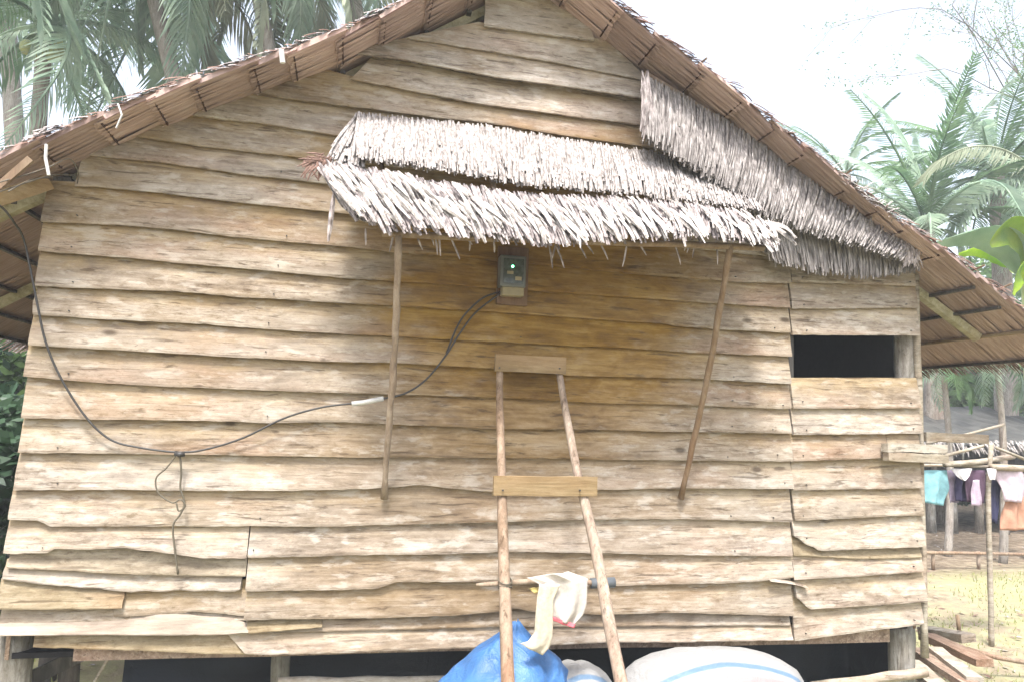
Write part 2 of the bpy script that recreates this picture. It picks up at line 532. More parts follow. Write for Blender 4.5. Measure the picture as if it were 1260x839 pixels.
def gz(x, y):
    k = max(0, min(1, (abs(y - 1.5) - 4.5) / 6))
    h = noise.noise(Vector((x * .3, y * .3, 0))) * .05 + noise.noise(Vector((x * 1.3, y * 1.3, 4))) * .018
    return h - .03


vs = [(x, y, gz(x, y)) for y in GY for x in GX]
fs = [(j * len(GX) + i, j * len(GX) + i + 1, (j + 1) * len(GX) + i + 1, (j + 1) * len(GX) + i) for j in range(len(GY) - 1) for i in range(len(GX) - 1)]
g.add(vs, fs)
tag(g.build('ground', M_GROUND, smooth=True), kind='structure')

# ------------------------------------------------------------------ house
house = tag(empty('wooden_house', (1.0, 0, 0)),
            'stilted house of weathered lapped boards under a brown leaf thatch roof', 'house')
LX = -1.49           # wall left edge
PY = -.034           # plane where the front lower edges of the boards sit


def px_line(pts, Y=PY):
    return [(P(x, y, Y).x, P(x, y, Y).z) for x, y in pts]


def px_x(x, y):
    return P(x, y, PY).x


def make_plank(low, up, x0, x1, over=.034, mat=None, dx0=0.0, dx1=0.0, lift=0.0, yoff=0.0, rough=.003, name='plank'):
    """lapped board; low/up are polylines (X,Z), ends x0..x1 (bottom) shifted by dx at the top"""
    n = max(6, int((x1 - x0) / .03))
    sd_ = rnd(0, 100)
    rows = [0.0, .06, .36, .68, 1.0]
    v = []
    L = []
    j0, j1 = rnd(0, .006), rnd(0, .012)
    for i in range(n + 1):
        t = i / n
        X = lerp(x0, x1, t)
        sh = lerp(dx0, dx1, t)
        zl = interp(low, X) + noise.noise(Vector((X * 3.1, sd_, 0))) * rough * .9 + noise.noise(Vector((X * 19, sd_, 5))) * rough
        zl += (noise.noise(Vector((X * 55, sd_, 9))) * rough * .7)
        zu = interp(up, X + sh) + over + noise.noise(Vector((X * 5, sd_, 2))) * .002
        if zu < zl + .012: zu = zl + .012
        warp = noise.noise(Vector((X * 1.4, sd_, 3))) * .004
        for r in rows:
            xx = X + sh * r
            if i == 0: xx += noise.noise(Vector((r * 3, sd_, 7))) * .008
            if i == n: xx += noise.noise(Vector((r * 3, sd_, 17))) * .008
            yy = PY - .004 + r * .035 + warp * (1 - r) - lift * (1 - r) + yoff
            if r == 0: yy += .003
            yy += noise.noise(Vector((xx * 2.3, sd_, r * 2))) * .0025
            v.append((xx, yy, lerp(zl, zu, r)))
        # back edge
        xx = X
        v.append((xx + sh, v[-1][1] + .018, zu))
        v.append((xx, v[-6][1] + .018, zl + .001))
    k = len(rows) + 2
    at_ = [list(rows) + [1.0, 0.0] for _ in range(n + 1)]
    f = []
    for i in range(n):
        for j in range(k):
            a, b = i * k + j, i * k + (j + 1) % k
            f.append((a, a + k, b + k, b))
    f.append(tuple(range(k)))
    f.append(tuple(n * k + j for j in reversed(range(k))))
    mb = MB(); mb.add(v, f)
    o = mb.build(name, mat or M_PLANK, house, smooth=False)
    ca = o.data.attributes.new('board_height', 'FLOAT', 'POINT')
    ca.data.foreach_set('value', [x for row in at_ for x in row])
    return o


# lap lines of the boards read off the photograph, in photograph pixels
lap = {}
lap['B'] = [(500, 47), (593, 62), (687, 78), (785, 98), (840, 108)]
lap['A'] = [(560, 27), (597, 32), (667, 42), (730, 50), (760, 55)]
lap['C'] = [(400, 63), (420, 67), (503, 78), (620, 100), (693, 109), (783, 123), (850, 134)]
lap['D'] = [(400, 90), (430, 98), (520, 115), (583, 127), (687, 142), (780, 153), (880, 168)]
lap['E'] = [(280, 112), (300, 115), (420, 130), (520, 143), (620, 155), (710, 170), (803, 182), (960, 205)]
lap['F'] = [(215, 140), (233, 142), (317, 152), (417, 167), (600, 188), (800, 212), (975, 232)]
lap['G'] = [(140, 164), (160, 167), (260, 182), (360, 193), (500, 207), (800, 238), (975, 258)]
lap['H'] = [(80, 189), (95, 190), (200, 200), (313, 217), (397, 225), (600, 245), (800, 265), (975, 283)]
lap['I'] = [(60, 228), (120, 230), (200, 238), (300, 250), (400, 260), (600, 280), (800, 300), (975, 318)]
lap[1] = [(55, 273), (150, 277), (215, 283), (300, 293), (420, 303), (500, 312), (587, 318), (700, 330), (840, 342), (907, 347), (973, 349)]
lap[2] = [(47, 308), (83, 312), (167, 319), (267, 328), (420, 342), (520, 348), (607, 355), (687, 360), (840, 371), (973, 379)]
lap[3] = [(43, 352), (133, 356), (217, 359), (300, 366), (420, 373), (520, 378), (633, 386), (720, 392), (813, 398), (840, 402), (973, 410)]
lap[4] = [(38, 387), (133, 393), (217, 397), (300, 403), (420, 411), (620, 421), (800, 430), (840, 433), (973, 438)]
lap[5] = [(33, 425), (133, 430), (217, 435), (300, 440), (420, 445), (500, 447), (607, 453), (703, 462), (840, 465), (973, 472)]
lap[6] = [(30, 463), (100, 469), (200, 475), (300, 479), (420, 483), (620, 489), (720, 495), (840, 498), (973, 503)]
lap[7] = [(25, 514), (133, 516), (233, 517), (333, 520), (420, 519), (607, 527), (713, 528), (840, 531), (973, 533)]
lap[8] = [(18, 557), (100, 557), (200, 558), (300, 560), (420, 562), (620, 563), (720, 565), (840, 566), (973, 567)]
lap[9] = [(13, 603), (133, 602), (233, 603), (333, 603), (420, 602), (467, 600), (520, 596), (553, 600), (607, 605), (733, 602), (840, 600), (973, 601)]
lap[10] = [(8, 639), (50, 640), (60, 647), (213, 647), (420, 647), (607, 642), (713, 639), (840, 638), (920, 640), (973, 642)]
lap[11] = [(7, 680), (60, 679), (67, 674), (100, 676), (153, 673), (213, 681), (253, 686), (300, 686), (420, 683), (553, 681), (620, 678), (737, 680), (840, 682), (973, 684)]
lap['11b'] = [(10, 699), (83, 702), (167, 707), (300, 709)]
lap['12L'] = [(5, 713), (83, 722), (150, 727), (287, 727), (303, 722)]
lap['12R'] = [(303, 727), (420, 725), (463, 723), (487, 715), (593, 715), (727, 720), (840, 718), (930, 715), (973, 710)]
lap['13L'] = [(0, 762), (100, 762), (177, 757), (240, 753), (303, 758)]
lap['13R'] = [(303, 762), (420, 760), (553, 757), (620, 751), (633, 747), (653, 752), (730, 755), (840, 753), (973, 757)]
lap['14'] = [(305, 780), (420, 777), (607, 772), (760, 771), (900, 770), (973, 770)]
lap['15L'] = [(0, 781), (60, 781), (267, 780), (310, 777)]
lap['16L'] = [(40, 797), (120, 800), (200, 803), (310, 806)]
lap['16R'] = [(300, 805), (420, 803), (573, 797), (687, 793), (747, 790), (840, 790), (975, 787)]
lr = {}
lr['t'] = [(975, 318), (1132, 318)]
lr[0] = [(975, 347), (1060, 350), (1130, 352)]
lr[1] = [(975, 380), (1130, 379)]
lr[2] = [(975, 412), (1133, 413)]
lr['w'] = [(975, 464), (1133, 464)]
lr[3] = [(975, 502), (1133, 502)]
lr[4] = [(975, 535), (1135, 533)]
lr[5] = [(977, 567), (1093, 563), (1135, 563)]
lr[6] = [(977, 603), (1133, 600)]
lr[7] = [(977, 640), (1133, 633)]
lr[8] = [(978, 660), (985, 663), (990, 669), (1000, 672), (1007, 677), (1135, 672)]
lr[9] = [(977, 683), (1060, 688), (1135, 686)]
lr[10] = [(975, 713), (1060, 708), (1133, 703)]
lr[11] = [(977, 726), (980, 738), (988, 740), (993, 749), (1135, 740)]
lr[12] = [(978, 788), (1060, 777), (1133, 768)]
lap = {k: px_line(v) for k, v in lap.items()}
lr = {k: px_line(v) for k, v in lr.items()}
XS = px_x(975, 560)      # the vertical seam
XR = px_x(1134, 560)
XM = px_x(302, 720)      # short seam low on the left

# roof line: X,Z of the thatch underside, same in every section
OV = -.29


def prof(pts): return [(P(x, y, OV).x, P(x, y, OV).z) for x, y in pts]


LEFTP = prof([(0, 198), (93, 158), (200, 117), (300, 84), (410, 48), (490, 12), (570, -26)])
RIGHTP = prof([(753, 6), (830, 64), (907, 118), (973, 173), (1040, 227), (1117, 283), (1180, 326), (1260, 388)])
sl = (LEFTP[1][1] - LEFTP[0][1]) / (LEFTP[1][0] - LEFTP[0][0])
sr = (RIGHTP[-1][1] - RIGHTP[-2][1]) / (RIGHTP[-1][0] - RIGHTP[-2][0])
a0, a1 = LEFTP[-2], LEFTP[-1]
b0, b1 = RIGHTP[0], RIGHTP[1]
ma, mb_ = (a1[1] - a0[1]) / (a1[0] - a0[0]), (b1[1] - b0[1]) / (b1[0] - b0[0])
ax = (b0[1] - a1[1] + ma * a1[0] - mb_ * b0[0]) / (ma - mb_)
APEX = (ax, a1[1] + ma * (ax - a1[0]))


def eave(px, py, p0, slope):
    d = W + RR * ((px - 630) / FPX) - UU * ((py - 419.5) / FPX)
    # CAM.z + t dz = p0z + slope (CAM.x + t dx - p0x)
    t = (p0[1] + slope * (CAM.x - p0[0]) - CAM.z) / (d.z - slope * d.x)
    q = CAM + d * t
    return (q.x, q.z), q.y


EL, _yl = eave(6, 408, LEFTP[0], sl)
ER, _yr = eave(1200, 440, RIGHTP[-1], sr)
print('eaves', EL, _yl, ER, _yr, 'apex', APEX)
PROF = [EL] + LEFTP + [APEX] + RIGHTP + [ER]


def roofz(x): return interp(PROF, x)


def roof_cross(line, left):
    """X where a lap line meets the thatch"""
    x = line[0][0] if left else line[-1][0]
    xs = [APEX[0] + (-1 if left else 1) * .02 * i for i in range(170)]
    for x in xs:
        if interp(line, x) > roofz(x) - .02: return x
    return xs[-1]


# boards of the gable, upper to lower; ends stay short of the thatch as in the photograph
top0 = [(APEX[0] - .6, APEX[1] - .08), (APEX[0] + .7, APEX[1] - .08)]
make_plank(lap['A'], top0, px_x(597, 20), px_x(732, 45), dx1=-.07, over=0)
make_plank(lap['B'], lap['A'], px_x(500, 47), px_x(800, 100), dx0=.40, dx1=-.26)
make_plank(lap['C'], lap['B'], px_x(425, 60), px_x(850, 130), dx0=.36, dx1=-.2, lift=.03)
make_plank(lap['D'], lap['C'], px_x(432, 92), px_x(880, 165), dx0=.10, dx1=-.15, over=.02, lift=.004)
make_plank(lap['E'], lap['D'], px_x(318, 110), px_x(930, 200), dx0=.22, dx1=-.15, lift=.004)
make_plank(lap['F'], lap['E'], px_x(238, 140), px_x(975, 232), dx0=.20, dx1=-.05)
make_plank(lap['G'], lap['F'], px_x(165, 165), XS, dx0=.20)
make_plank(lap['H'], lap['G'], px_x(104, 190), XS, dx0=.16)
make_plank(lap['I'], lap['H'], px_x(93, 225), XS, dx0=.015)
make_plank(lap[1], lap['I'], LX, XS, over=.03, dx0=.005)
prev = 1
for i in range(2, 11):
    make_plank(lap[i], lap[prev], LX + rnd(-.008, .008), XS + rnd(-.012, .002), lift=rnd(0, .006))
    prev = i
# lower, more broken courses
make_plank(lap[11], lap[10], LX - .01, XM - .003, lift=.012, rough=.005)
make_plank(lap[11], lap[10], XM + .003, XS - .004, lift=.003)
make_plank(lap['11b'], lap[11], LX + .005, XM - .004, yoff=.008, mat=M_PALE)
make_plank(lap['12L'], lap['11b'], LX - .012, XM - .02, yoff=.012, rough=.006)
make_plank(lap['12R'], lap[11], XM + .002, XS + .0, lift=.006, rough=.004)
sp = [(XS - .45, P(860, 706, PY).z), (XS, P(975, 718, PY).z), (XS + .09, P(992, 723, PY).z)]
spu = [(XS - .45, sp[0][1] + .006), (XS - .1, sp[1][1] + .045), (XS + .09, sp[2][1] + .012)]
make_plank(sp, spu, XS - .16, XS + .085, over=0, yoff=-.022, name='splintered_board')
make_plank(px_line([(0, 749), (155, 748)]), px_line([(0, 713), (83, 722), (155, 729)]), LX - .02, px_x(151, 740), over=0, yoff=-.006, mat=M_PALE)
make_plank(lap['13L'], lap['12L'], px_x(140, 740), XM + .01, yoff=.016, rough=.005)
make_plank(px_line([(0, 770), (120, 766), (200, 764), (303, 764)]), px_line([(0, 748), (150, 748), (303, 754)]), LX - .01, XM, yoff=.022)
make_plank(lap['13R'], lap['12R'], XM + .004, XS - .002, lift=.006)
make_plank(lap['14'], lap['13R'], XM + .01, XS - .01, yoff=.014)
make_plank(lap['15L'], px_line([(0, 768), (80, 765), (177, 760), (187, 753), (203, 750), (220, 751), (237, 758), (285, 761), (303, 768)]),
           LX - .03, px_x(306, 770), over=0, yoff=-.008, mat=M_BARE)
make_plank(px_line([(303, 779), (397, 771)]), px_line([(303, 763), (397, 761)]), px_x(304, 770), px_x(396, 770), over=0, yoff=-.004, mat=M_PALE)
make_plank(lap['16L'], lap['15L'], px_x(40, 790), px_x(312, 800), yoff=.016, mat=M_PALE)
make_plank(lap['16R'], px_line([(266, 782), (280, 780), (310, 779), (420, 776), (607, 771), (973, 770)]), px_x(303, 800), XS - .002, dx0=-.11, over=.012)
# right bay, past the vertical seam
XA = XS + .006
make_plank(lr['t'], [(XS - .1, 3.2), (XR, 3.05)], XA, XR, over=0)
make_plank(lr[0], lr['t'], XA, XR - .01)
make_plank(lr[1], lr[0], XA, XR)
make_plank(lr[2], lr[1], XA, XR + .012)
make_plank(lr[3], [(x, z - .0) for x, z in lr['w']], XA, XR + .005, over=0)
for a, b, c in ((4, 3, XR + .01), (5, 4, px_x(1093, 550)), (6, 5, XR), (7, 6, XR + .004)):
    make_plank(lr[a], lr[b], XA + rnd(-.004, .004), c, lift=rnd(0, .005))
make_plank(lr[5], lr[4], px_x(1093, 550) + .005, XR)
make_plank(lr[8], lr[7], XA, XR + .008, lift=.008)
make_plank(lr[9], lr[8], XA, XR - .01, yoff=.008, mat=M_PALE)
make_plank(lr[10], lr[9], XA, XR - .006, lift=.004)
make_plank(lr[11], lr[10], XA + .01, XR + .008, lift=.008)
make_plank(lr[12], lr[11], XA, XR - .012)

# framing behind the boards: studs, added dark light blockers, floor, side and back walls
DEPTH = 5.0
for x in (LX + .06, .2, 1.25, XS, XR - .32):
    mb = MB(); mb.box((x - .04, -.005 + .012, .78), (x + .04, .09, min(roofz(x) - .06, 4.2)))
    if x > XS + .1: continue
    mb.build('stud', M_DARKPOST, house)
mb = MB(); pc = P(1113, 440, .08)
mb.tube([(pc.x + .0, .08, .65 + i * .31) for i in range(8)], [.062 + rnd(-.004, .004) for _ in range(8)], 10, wob=.04)
mb.build('window_post', M_POST, house, True)
mb = MB(); xc = px_x(1139, 560)
mb.tube([(xc + noise.noise(Vector((0, 0, i * .6))) * .012, .012, .45 + i * .2) for i in range(13)], .022, 8, wob=.12)
mb.build('corner_strip', M_BEAM, house, True)


def side_wall(x, name):
    for i in range(11):
        mb = MB()
        z0 = .62 + i * .2
        mb.bar((x, .03, z0 + .1), (x, DEPTH, z0 + .1 + rnd(-.01, .01)), .02, .215, seg=6, wob=.003)
        mb.build('side_board', M_SCRAP, house)


side_wall(LX + .02, 'l')
side_wall(XR - .02, 'r')
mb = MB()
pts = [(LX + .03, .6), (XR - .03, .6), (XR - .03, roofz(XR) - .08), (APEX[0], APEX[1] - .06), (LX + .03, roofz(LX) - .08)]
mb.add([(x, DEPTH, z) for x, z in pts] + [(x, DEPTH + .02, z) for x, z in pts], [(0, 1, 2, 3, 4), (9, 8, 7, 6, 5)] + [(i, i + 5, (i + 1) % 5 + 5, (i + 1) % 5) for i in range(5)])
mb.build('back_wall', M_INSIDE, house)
mb = MB(); mb.box((XS - .5, 1.3, .64), (XR - .05, 1.33, 2.95)); mb.build('light_blocker', M_INSIDE, house)  # added dark box behind the window, blocks light to keep the opening black
mb = MB(); mb.box((XS - .5, .1, .64), (XS - .47, 1.3, 2.95)); mb.build('light_blocker', M_INSIDE, house)
mb = MB(); mb.box((XR - .06, .1, .64), (XR - .04, 1.3, 2.95)); mb.build('light_blocker', M_INSIDE, house)
mb = MB(); mb.box((XS - .5, .1, 2.96), (XR - .04, 1.33, 2.98)); mb.build('light_blocker', M_INSIDE, house)
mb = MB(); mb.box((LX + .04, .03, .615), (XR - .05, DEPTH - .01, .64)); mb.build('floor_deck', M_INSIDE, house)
mb = MB()
mb.bar((LX + .3, .045, .650), (XR - .2, .045, .595), .04, .1, seg=10, wob=.004)
mb.build('sill_beam', M_SCRAP, house)
# stilts
for (px, r_, y_) in ((18, .085, .12), (1109, .075, .10)):
    q = P(px, 800, y_)
    mb = MB(); mb.tube([(q.x + rnd(-.006, .006), y_, -.1 + i * (.103 if px < 100 else .092)) for i in range(9)], [r_ + rnd(-.006, .006) for _ in range(9)], 12, wob=.05)
    mb.build('stilt', M_POST, house, True)
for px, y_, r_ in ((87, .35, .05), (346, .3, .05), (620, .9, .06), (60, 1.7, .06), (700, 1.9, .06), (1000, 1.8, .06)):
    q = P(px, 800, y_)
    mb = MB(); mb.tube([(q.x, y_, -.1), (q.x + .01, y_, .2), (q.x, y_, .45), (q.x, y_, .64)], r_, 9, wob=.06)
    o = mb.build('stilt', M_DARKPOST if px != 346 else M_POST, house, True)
mb = MB(); mb.bar(P(30, 838, .25), P(135, 788, .3), .03, .07, seg=3, wob=.002); mb.build('brace', M_DARKPOST, house)
mb = MB(); mb.tube([P(112, 845, .2), P(135, 806, .22)], .007, 6); mb.build('prop_stick', M_BEAM, house)
# roof: rafters and purlins, then one mesh per thatch course
mb = MB()
for y in (.1, 1.3, 2.6, 3.9, 5.0):
    for a, b in ((EL, APEX), (APEX, ER)):
        pts = [p for p in PROF if min(a[0], b[0]) <= p[0] <= max(a[0], b[0])]
        for p, q in zip(pts, pts[1:]):
            if (q[0] - p[0]) < .02: continue
            if p[0] >= 4.02: continue
            if q[0] > 4.02: q = (4.02, roofz(4.02))
            if q[0] < -1.95: continue
            mb.bar((p[0], y, p[1] - .065), (q[0], y, q[1] - .065), .05, .05)
roof = mb.build('roof', M_RAFTER, house, kind='stuff')


def course(xa, xb, side):
    """one thatch course between slope positions xa (lower) and xb (upper), running front to back"""
    y0, y1 = OV + rnd(-.02, .02), DEPTH + .35
    za, zb = roofz(xa), roofz(xb)
    d = Vector((xb - xa, 0, zb - za)); L = d.length; d.normalize()
    nrm = Vector((-d.z, 0, d.x)) if side < 0 else Vector((d.z, 0, -d.x))
    if nrm.z < 0: nrm = -nrm
    n = 46
    v = []; f = []
    for i in range(n + 1):
        y = lerp(y0, y1, (i / n) ** 1.25)
        w1 = rnd(-.012, .012)
        lo = Vector((xa, y, za)) - d * (.035 + rnd(0, .02)) + nrm * (-.016 + w1 * .3)
        mi_ = Vector((lerp(xa, xb, .5), y, lerp(za, zb, .5))) + nrm * (rnd(-.004, .004))
        hi = Vector((xb, y, zb)) + d * .03 + nrm * .012
        for p, th in ((lo, .018), (mi_, .03), (hi, .02)):
            v.append(p); v.append(p + nrm * th)
    for i in range(n):
        o, p = i * 6, (i + 1) * 6
        for a, b in ((0, 2), (2, 4), (3, 1), (5, 3), (1, 0), (4, 5)):
            f.append((o + a, p + a, p + b, o + b))
    for e, fl in ((0, 1), (n, 0)):
        o = e * 6
        q1, q2 = (o, o + 2, o + 3, o + 1), (o + 2, o + 4, o + 5, o + 3)
        f += [q1, q2] if fl else [q1[::-1], q2[::-1]]
    m_ = MB(); m_.add(v, f)
    y = y0 - .01
    yend = .25 if xb > EL[0] + .9 and xb < ER[0] - 1.1 and side < 0 or (side > 0 and xb < ER[0] - 1.3) else 4.0
    while y < yend:
        wv = rnd(.028, .05)
        sk = rnd(-.008, .008)
        a_ = Vector((xb, y, zb)) + d * rnd(0, .02) - nrm * .004
        b_ = Vector((xa, y + sk, za)) - d * rnd(.03, .05) - nrm * rnd(.022, .03)
        s2 = Vector((0, wv / 2, 0)); dn = nrm * rnd(.001, .004)
        mm_ = a_.lerp(b_, .55) - nrm * rnd(0, .003)
        m_.add([a_ - s2, a_ - dn, a_ + s2, mm_ - s2, mm_ - dn * 1.5, mm_ + s2, b_ - s2 * .6, b_ - dn, b_ + s2 * .6],
               [(0, 1, 4, 3), (1, 2, 5, 4), (3, 4, 7, 6), (4, 5, 8, 7)])
        y += wv * rnd(.7, 1.0)
    c = m_.build('thatch_course', M_THATCH, roof)
    return c


def slope_points(e, side, step):
    out = [e[0]]
    x = e[0]
    while True:
        x2 = x + side * .01
        s = step * rnd(.75, 1.25)
        sl_ = abs((roofz(x2) - roofz(x)) / .01)
        x = x + side * s / math.hypot(1, sl_)
        if (side > 0 and x > APEX[0] - .05) or (side < 0 and x < APEX[0] + .05): break
        out.append(x)
    out.append(APEX[0])
    return out


LP = slope_points(EL, 1, .26)
RP = slope_points(ER, -1, .26)
for a, b in zip(LP, LP[1:]): course(a, b, -1)
for a, b in zip(RP, RP[1:]): course(a, b, 1)


# dry leaf strips
def leaf_strip(mb, a, b, w, bow=.03, out=Vector((0, -1, 0)), twist=0.0, blunt=True, mi=0, seg=4):
    a, b = Vector(a), Vector(b)
    d = b - a
    if d.length < 1e-4: return
    sidev = d.cross(out)
    if sidev.length < 1e-5: sidev = Vector((1, 0, 0))
    sidev.normalize()
    prof_ = [.55, .9, 1.0, .9, .4 if not blunt else .65]
    v = []
    for i in range(seg + 1):
        t = i / seg
        c = a + d * t + out * (bow * math.sin(math.pi * t * .9) + bow * .25 * t)
        ang = twist * t
        s2 = sidev * math.cos(ang) + out * math.sin(ang)
        ww = w * .5 * prof_[min(4, int(t * 4 + .01))]
        v += [c - s2 * ww, c + out * (w * .22), c + s2 * ww]
    f = []
    for i in range(seg):
        o = i * 3
        f += [(o, o + 1, o + 4, o + 3), (o + 1, o + 2, o + 5, o + 4)]
    mb.add(v, f, mi)


def arclen(pl):
    L = [0]
    for p, q in zip(pl, pl[1:]): L.append(L[-1] + (Vector(q) - Vector(p)).length)
    return L


def along(pl, s):
    L = arclen(pl); t = s * L[-1]
    for i in range(len(pl) - 1):
        if t <= L[i + 1] or i == len(pl) - 2:
            k = (t - L[i]) / max(1e-6, L[i + 1] - L[i])
            return Vector(pl[i]).lerp(Vector(pl[i + 1]), k)


def thatch_row(name, top, bot, yt, yb, n, w, lean=0.0, rag=.12, mat=None, under=0, bow=.02, jit=.012, parent=None):
    T = [P(x, y, yt) for x, y in top]
    B = [P(x, y, yb) for x, y in bot]
    mb = MB()
    for k in range(n):
        s = min(1, max(0, (k + rnd(-1.5, 1.5)) / n))
        a = along(T, s) + Vector((rnd(-jit, jit), rnd(-.008, .02), rnd(-.01, .01)))
        lay = rnd(0, 1)
        b = along(B, min(1, max(0, s))) + Vector((lean * rnd(.3, 1.5) + rnd(-.022, .022), rnd(-.02, .03), 0))
        # start anywhere on the row, so that tips show over the whole face
        u0 = rnd(0, .45) if lay > .35 else 0
        u1 = u0 + rnd(.5, 1.0) if u0 else rnd(.75, 1.0 + rag)
        u1 = min(u1, 1 + rag * rnd(-.9, 1))
        p, q = a.lerp(b, u0), a.lerp(b, u1)
        off = Vector((0, -(.012 + .03 * lay) * (1 if u0 else .3), 0))
        leaf_strip(mb, p, q + off, w * rnd(.7, 1.3), bow * rnd(.2, 1.4), twist=rnd(-.7, .7))
    o = mb.build(name, mat, parent, False, 'stuff')
    # backing sheet of matted leaf so that nothing shines through
    bk = MB()
    m = 40
    v = []
    for i in range(m + 1):
        a, b = along(T, i / m), along(B, i / m)
        for u in (0, .5, .86 + rnd(-.05, .05)):
            p = a.lerp(b, u) + Vector((0, .02, 0))
            v += [p, p + Vector((0, .014, 0))]
    f = []
    for i in range(m):
        o6, p6 = i * 6, i * 6 + 6
        for x, y in ((0, 2), (2, 4), (5, 3), (3, 1), (1, 0), (4, 5)):
            f.append((o6 + x, o6 + y, p6 + y, p6 + x))
    f += [(0, 1, 3, 2), (2, 3, 5, 4), (m * 6, m * 6 + 2, m * 6 + 3, m * 6 + 1), (m * 6 + 2, m * 6 + 4, m * 6 + 5, m * 6 + 3)]
    bk.add(v, f)
    bk.build('leaf_matting', M_GREYTHATCH, parent)
    return o


# awning: pole frame is the part itself, struts, thatch rows and single leaves hang on it
YA = -.52
fr = MB()
pa, pb = P(470, 287, YA), P(940, 306, YA)
fr.tube([pa.lerp(pb, i / 8) + Vector((0, 0, rnd(-.006, .006))) for i in range(9)], .017, 8, wob=.08)
ra = P(452, 150, -.06); rb = P(880, 205, -.06)
fr.tube([ra, ra.lerp(rb, .5), rb], .016, 8, wob=.06)
for t in (.02, .3, .6, .98):
    fr.tube([ra.lerp(rb, t), pa.lerp(pb, t) + Vector((0, 0, .02))], .013, 6)
awning = fr.build('awning', M_STICK, house, True)
awning['label'] = 'lean-to awning of bleached leaf thatch held out on two thin poles'
for (x0, y0, x1, y1, xm, ym) in ((491, 290, 472, 613, 484, 450), (899, 303, 838, 613, 872, 455)):
    a, c = P(x0, y0, YA - .005), P(x1, y1, -.05)
    b_ = a.lerp(c, .5); b_ = P(xm, ym, b_.y)
    pts = curve_pts([a, b_, c], 7)
    m_ = MB()
    m_.tube([p + Vector((rnd(-.003, .003), rnd(-.003, .003), 0)) for p in pts], [.0165 + .004 * math.sin(i * 1.9) * .5 + rnd(-.001, .001) for i in range(len(pts))], 9, wob=.08)
    o = m_.build('strut', M_STICK, awning, True)
R1T = [(440, 139), (520, 147), (600, 155), (700, 172), (800, 186), (860, 205), (925, 235)]
R1B = [(436, 197), (500, 206), (560, 215), (640, 229), (760, 240), (860, 252), (930, 262)]
thatch_row('thatch_row', R1T, R1B, -.07, -.34, 1500, .014, .02, .05, M_GREYTHATCH, parent=awning, bow=.012)
thatch_row('thatch_row', [(440, 140), (436, 150), (444, 160)], [(402, 200), (420, 203), (446, 212)], -.08, -.33, 110, .016, 0, .06, M_GREYTHATCH, parent=awning, bow=.012)
R2T = [(386, 196), (440, 204), (520, 220), (640, 238), (760, 243), (860, 250), (920, 262), (950, 278)]
R2B = [(425, 262), (455, 284), (510, 284), (580, 293), (660, 302), (760, 296), (860, 292), (915, 300), (940, 306)]
thatch_row('thatch_row', R2T, R2B, -.36, YA - .05, 1200, .015, .04, .1, M_GREYLEAF, parent=awning, bow=.025)
# single bleached leaves over the front row
VAR = []
for k in range(8):
    m_ = MB()
    leaf_strip(m_, (0, 0, 0), (0, 0, -1), rnd(.06, .115), rnd(.03, .16), twist=rnd(-.9, .9), blunt=k % 3 > 0)
    VAR.append(m_.mesh('leaf', M_WHITELEAF))
T2 = [P(x, y, -.38) for x, y in R2T]; B2 = [P(x, y, YA - .07) for x, y in R2B]
for k in range(300):
    s = (k + rnd(0, 1)) / 300
    a = along(T2, s); b = along(B2, s)
    u0 = rnd(.0, .62); L = rnd(.13, .25)
    if u0 > .5: L *= .8
    lean = .045 + .05 * s + rnd(-.04, .05)
    p = a.lerp(b, u0) + Vector((0, -.03 - rnd(0, .02), 0))
    dirv = ((b - a).normalized() + Vector((lean * 7 * rnd(.5, 1.4) * .8, rnd(-.15, .1), rnd(-.1, .1)))).normalized()
    o = bpy.data.objects.new('leaf', VAR[k % 8])
    COL.objects.link(o)
    o.parent = awning
    z = -dirv; y = Vector((0, 1, 0)); x = y.cross(z).normalized(); y = z.cross(x)
    mm = Matrix((x, y, z)).transposed().to_4x4() @ Matrix.Diagonal((L, L, L, 1))
    mm.translation = p
    o.matrix_local = mm
m_ = MB()
leaf_strip(m_, P(411, 238, -.47), P(404, 298, -.47), .024, .01, blunt=False)
for q in range(26):
    x = rnd(430, 950); y = interp(R2B, x) + rnd(-4, 2)
    leaf_strip(m_, P(x, y, YA + .02), P(x + rnd(-6, 14), y + rnd(14, 34), YA + .03), .01, .01, blunt=False)
m_.build('loose_leaves', M_GREYLEAF, awning, False, 'stuff')
m_ = MB()
for q in range(30):
    leaf_strip(m_, P(rnd(375, 415), rnd(190, 200), -.36), P(rnd(362, 400), rnd(188, 225), -.38), .01, .01, blunt=False)
m_.build('loose_leaves', M_BROWNFRINGE, awning, False, 'stuff')

# gable fringe at the right
fr = MB()
q0, q1, q2 = P(793, 90, -.1), P(960, 192, -.1), P(1128, 296, -.1)
fr.tube([q0, q1, q2], .014, 8, wob=.06)
fringe = fr.build('gable_fringe', M_STICK, house, True)
fringe['label'] = 'grey leaf thatch fringe hanging down the right slope of the gable'
T3 = [(793, 92), (830, 112), (900, 152), (1000, 214), (1080, 262), (1124, 296)]
B3 = [(790, 172), (830, 196), (880, 228), (940, 268), (1000, 290), (1060, 306), (1100, 322)]
T4 = [(925, 235), (1000, 245), (1070, 275), (1128, 302)]
B4 = [(945, 322), (1000, 336), (1060, 343), (1122, 336)]
thatch_row('thatch_row', T4, B4, -.07, -.11, 620, .015, 0, .06, M_FRINGE, parent=fringe, bow=.02)
thatch_row('thatch_row', T3, B3, -.12, -.2, 1700, .014, .0, .08, M_FRINGE, parent=fringe, bow=.03)
m_ = MB()
for q in range(40):
    leaf_strip(m_, P(rnd(788, 800), rnd(86, 120), -.2), P(rnd(786, 806), rnd(140, 176), -.22), .014, .02, blunt=False)
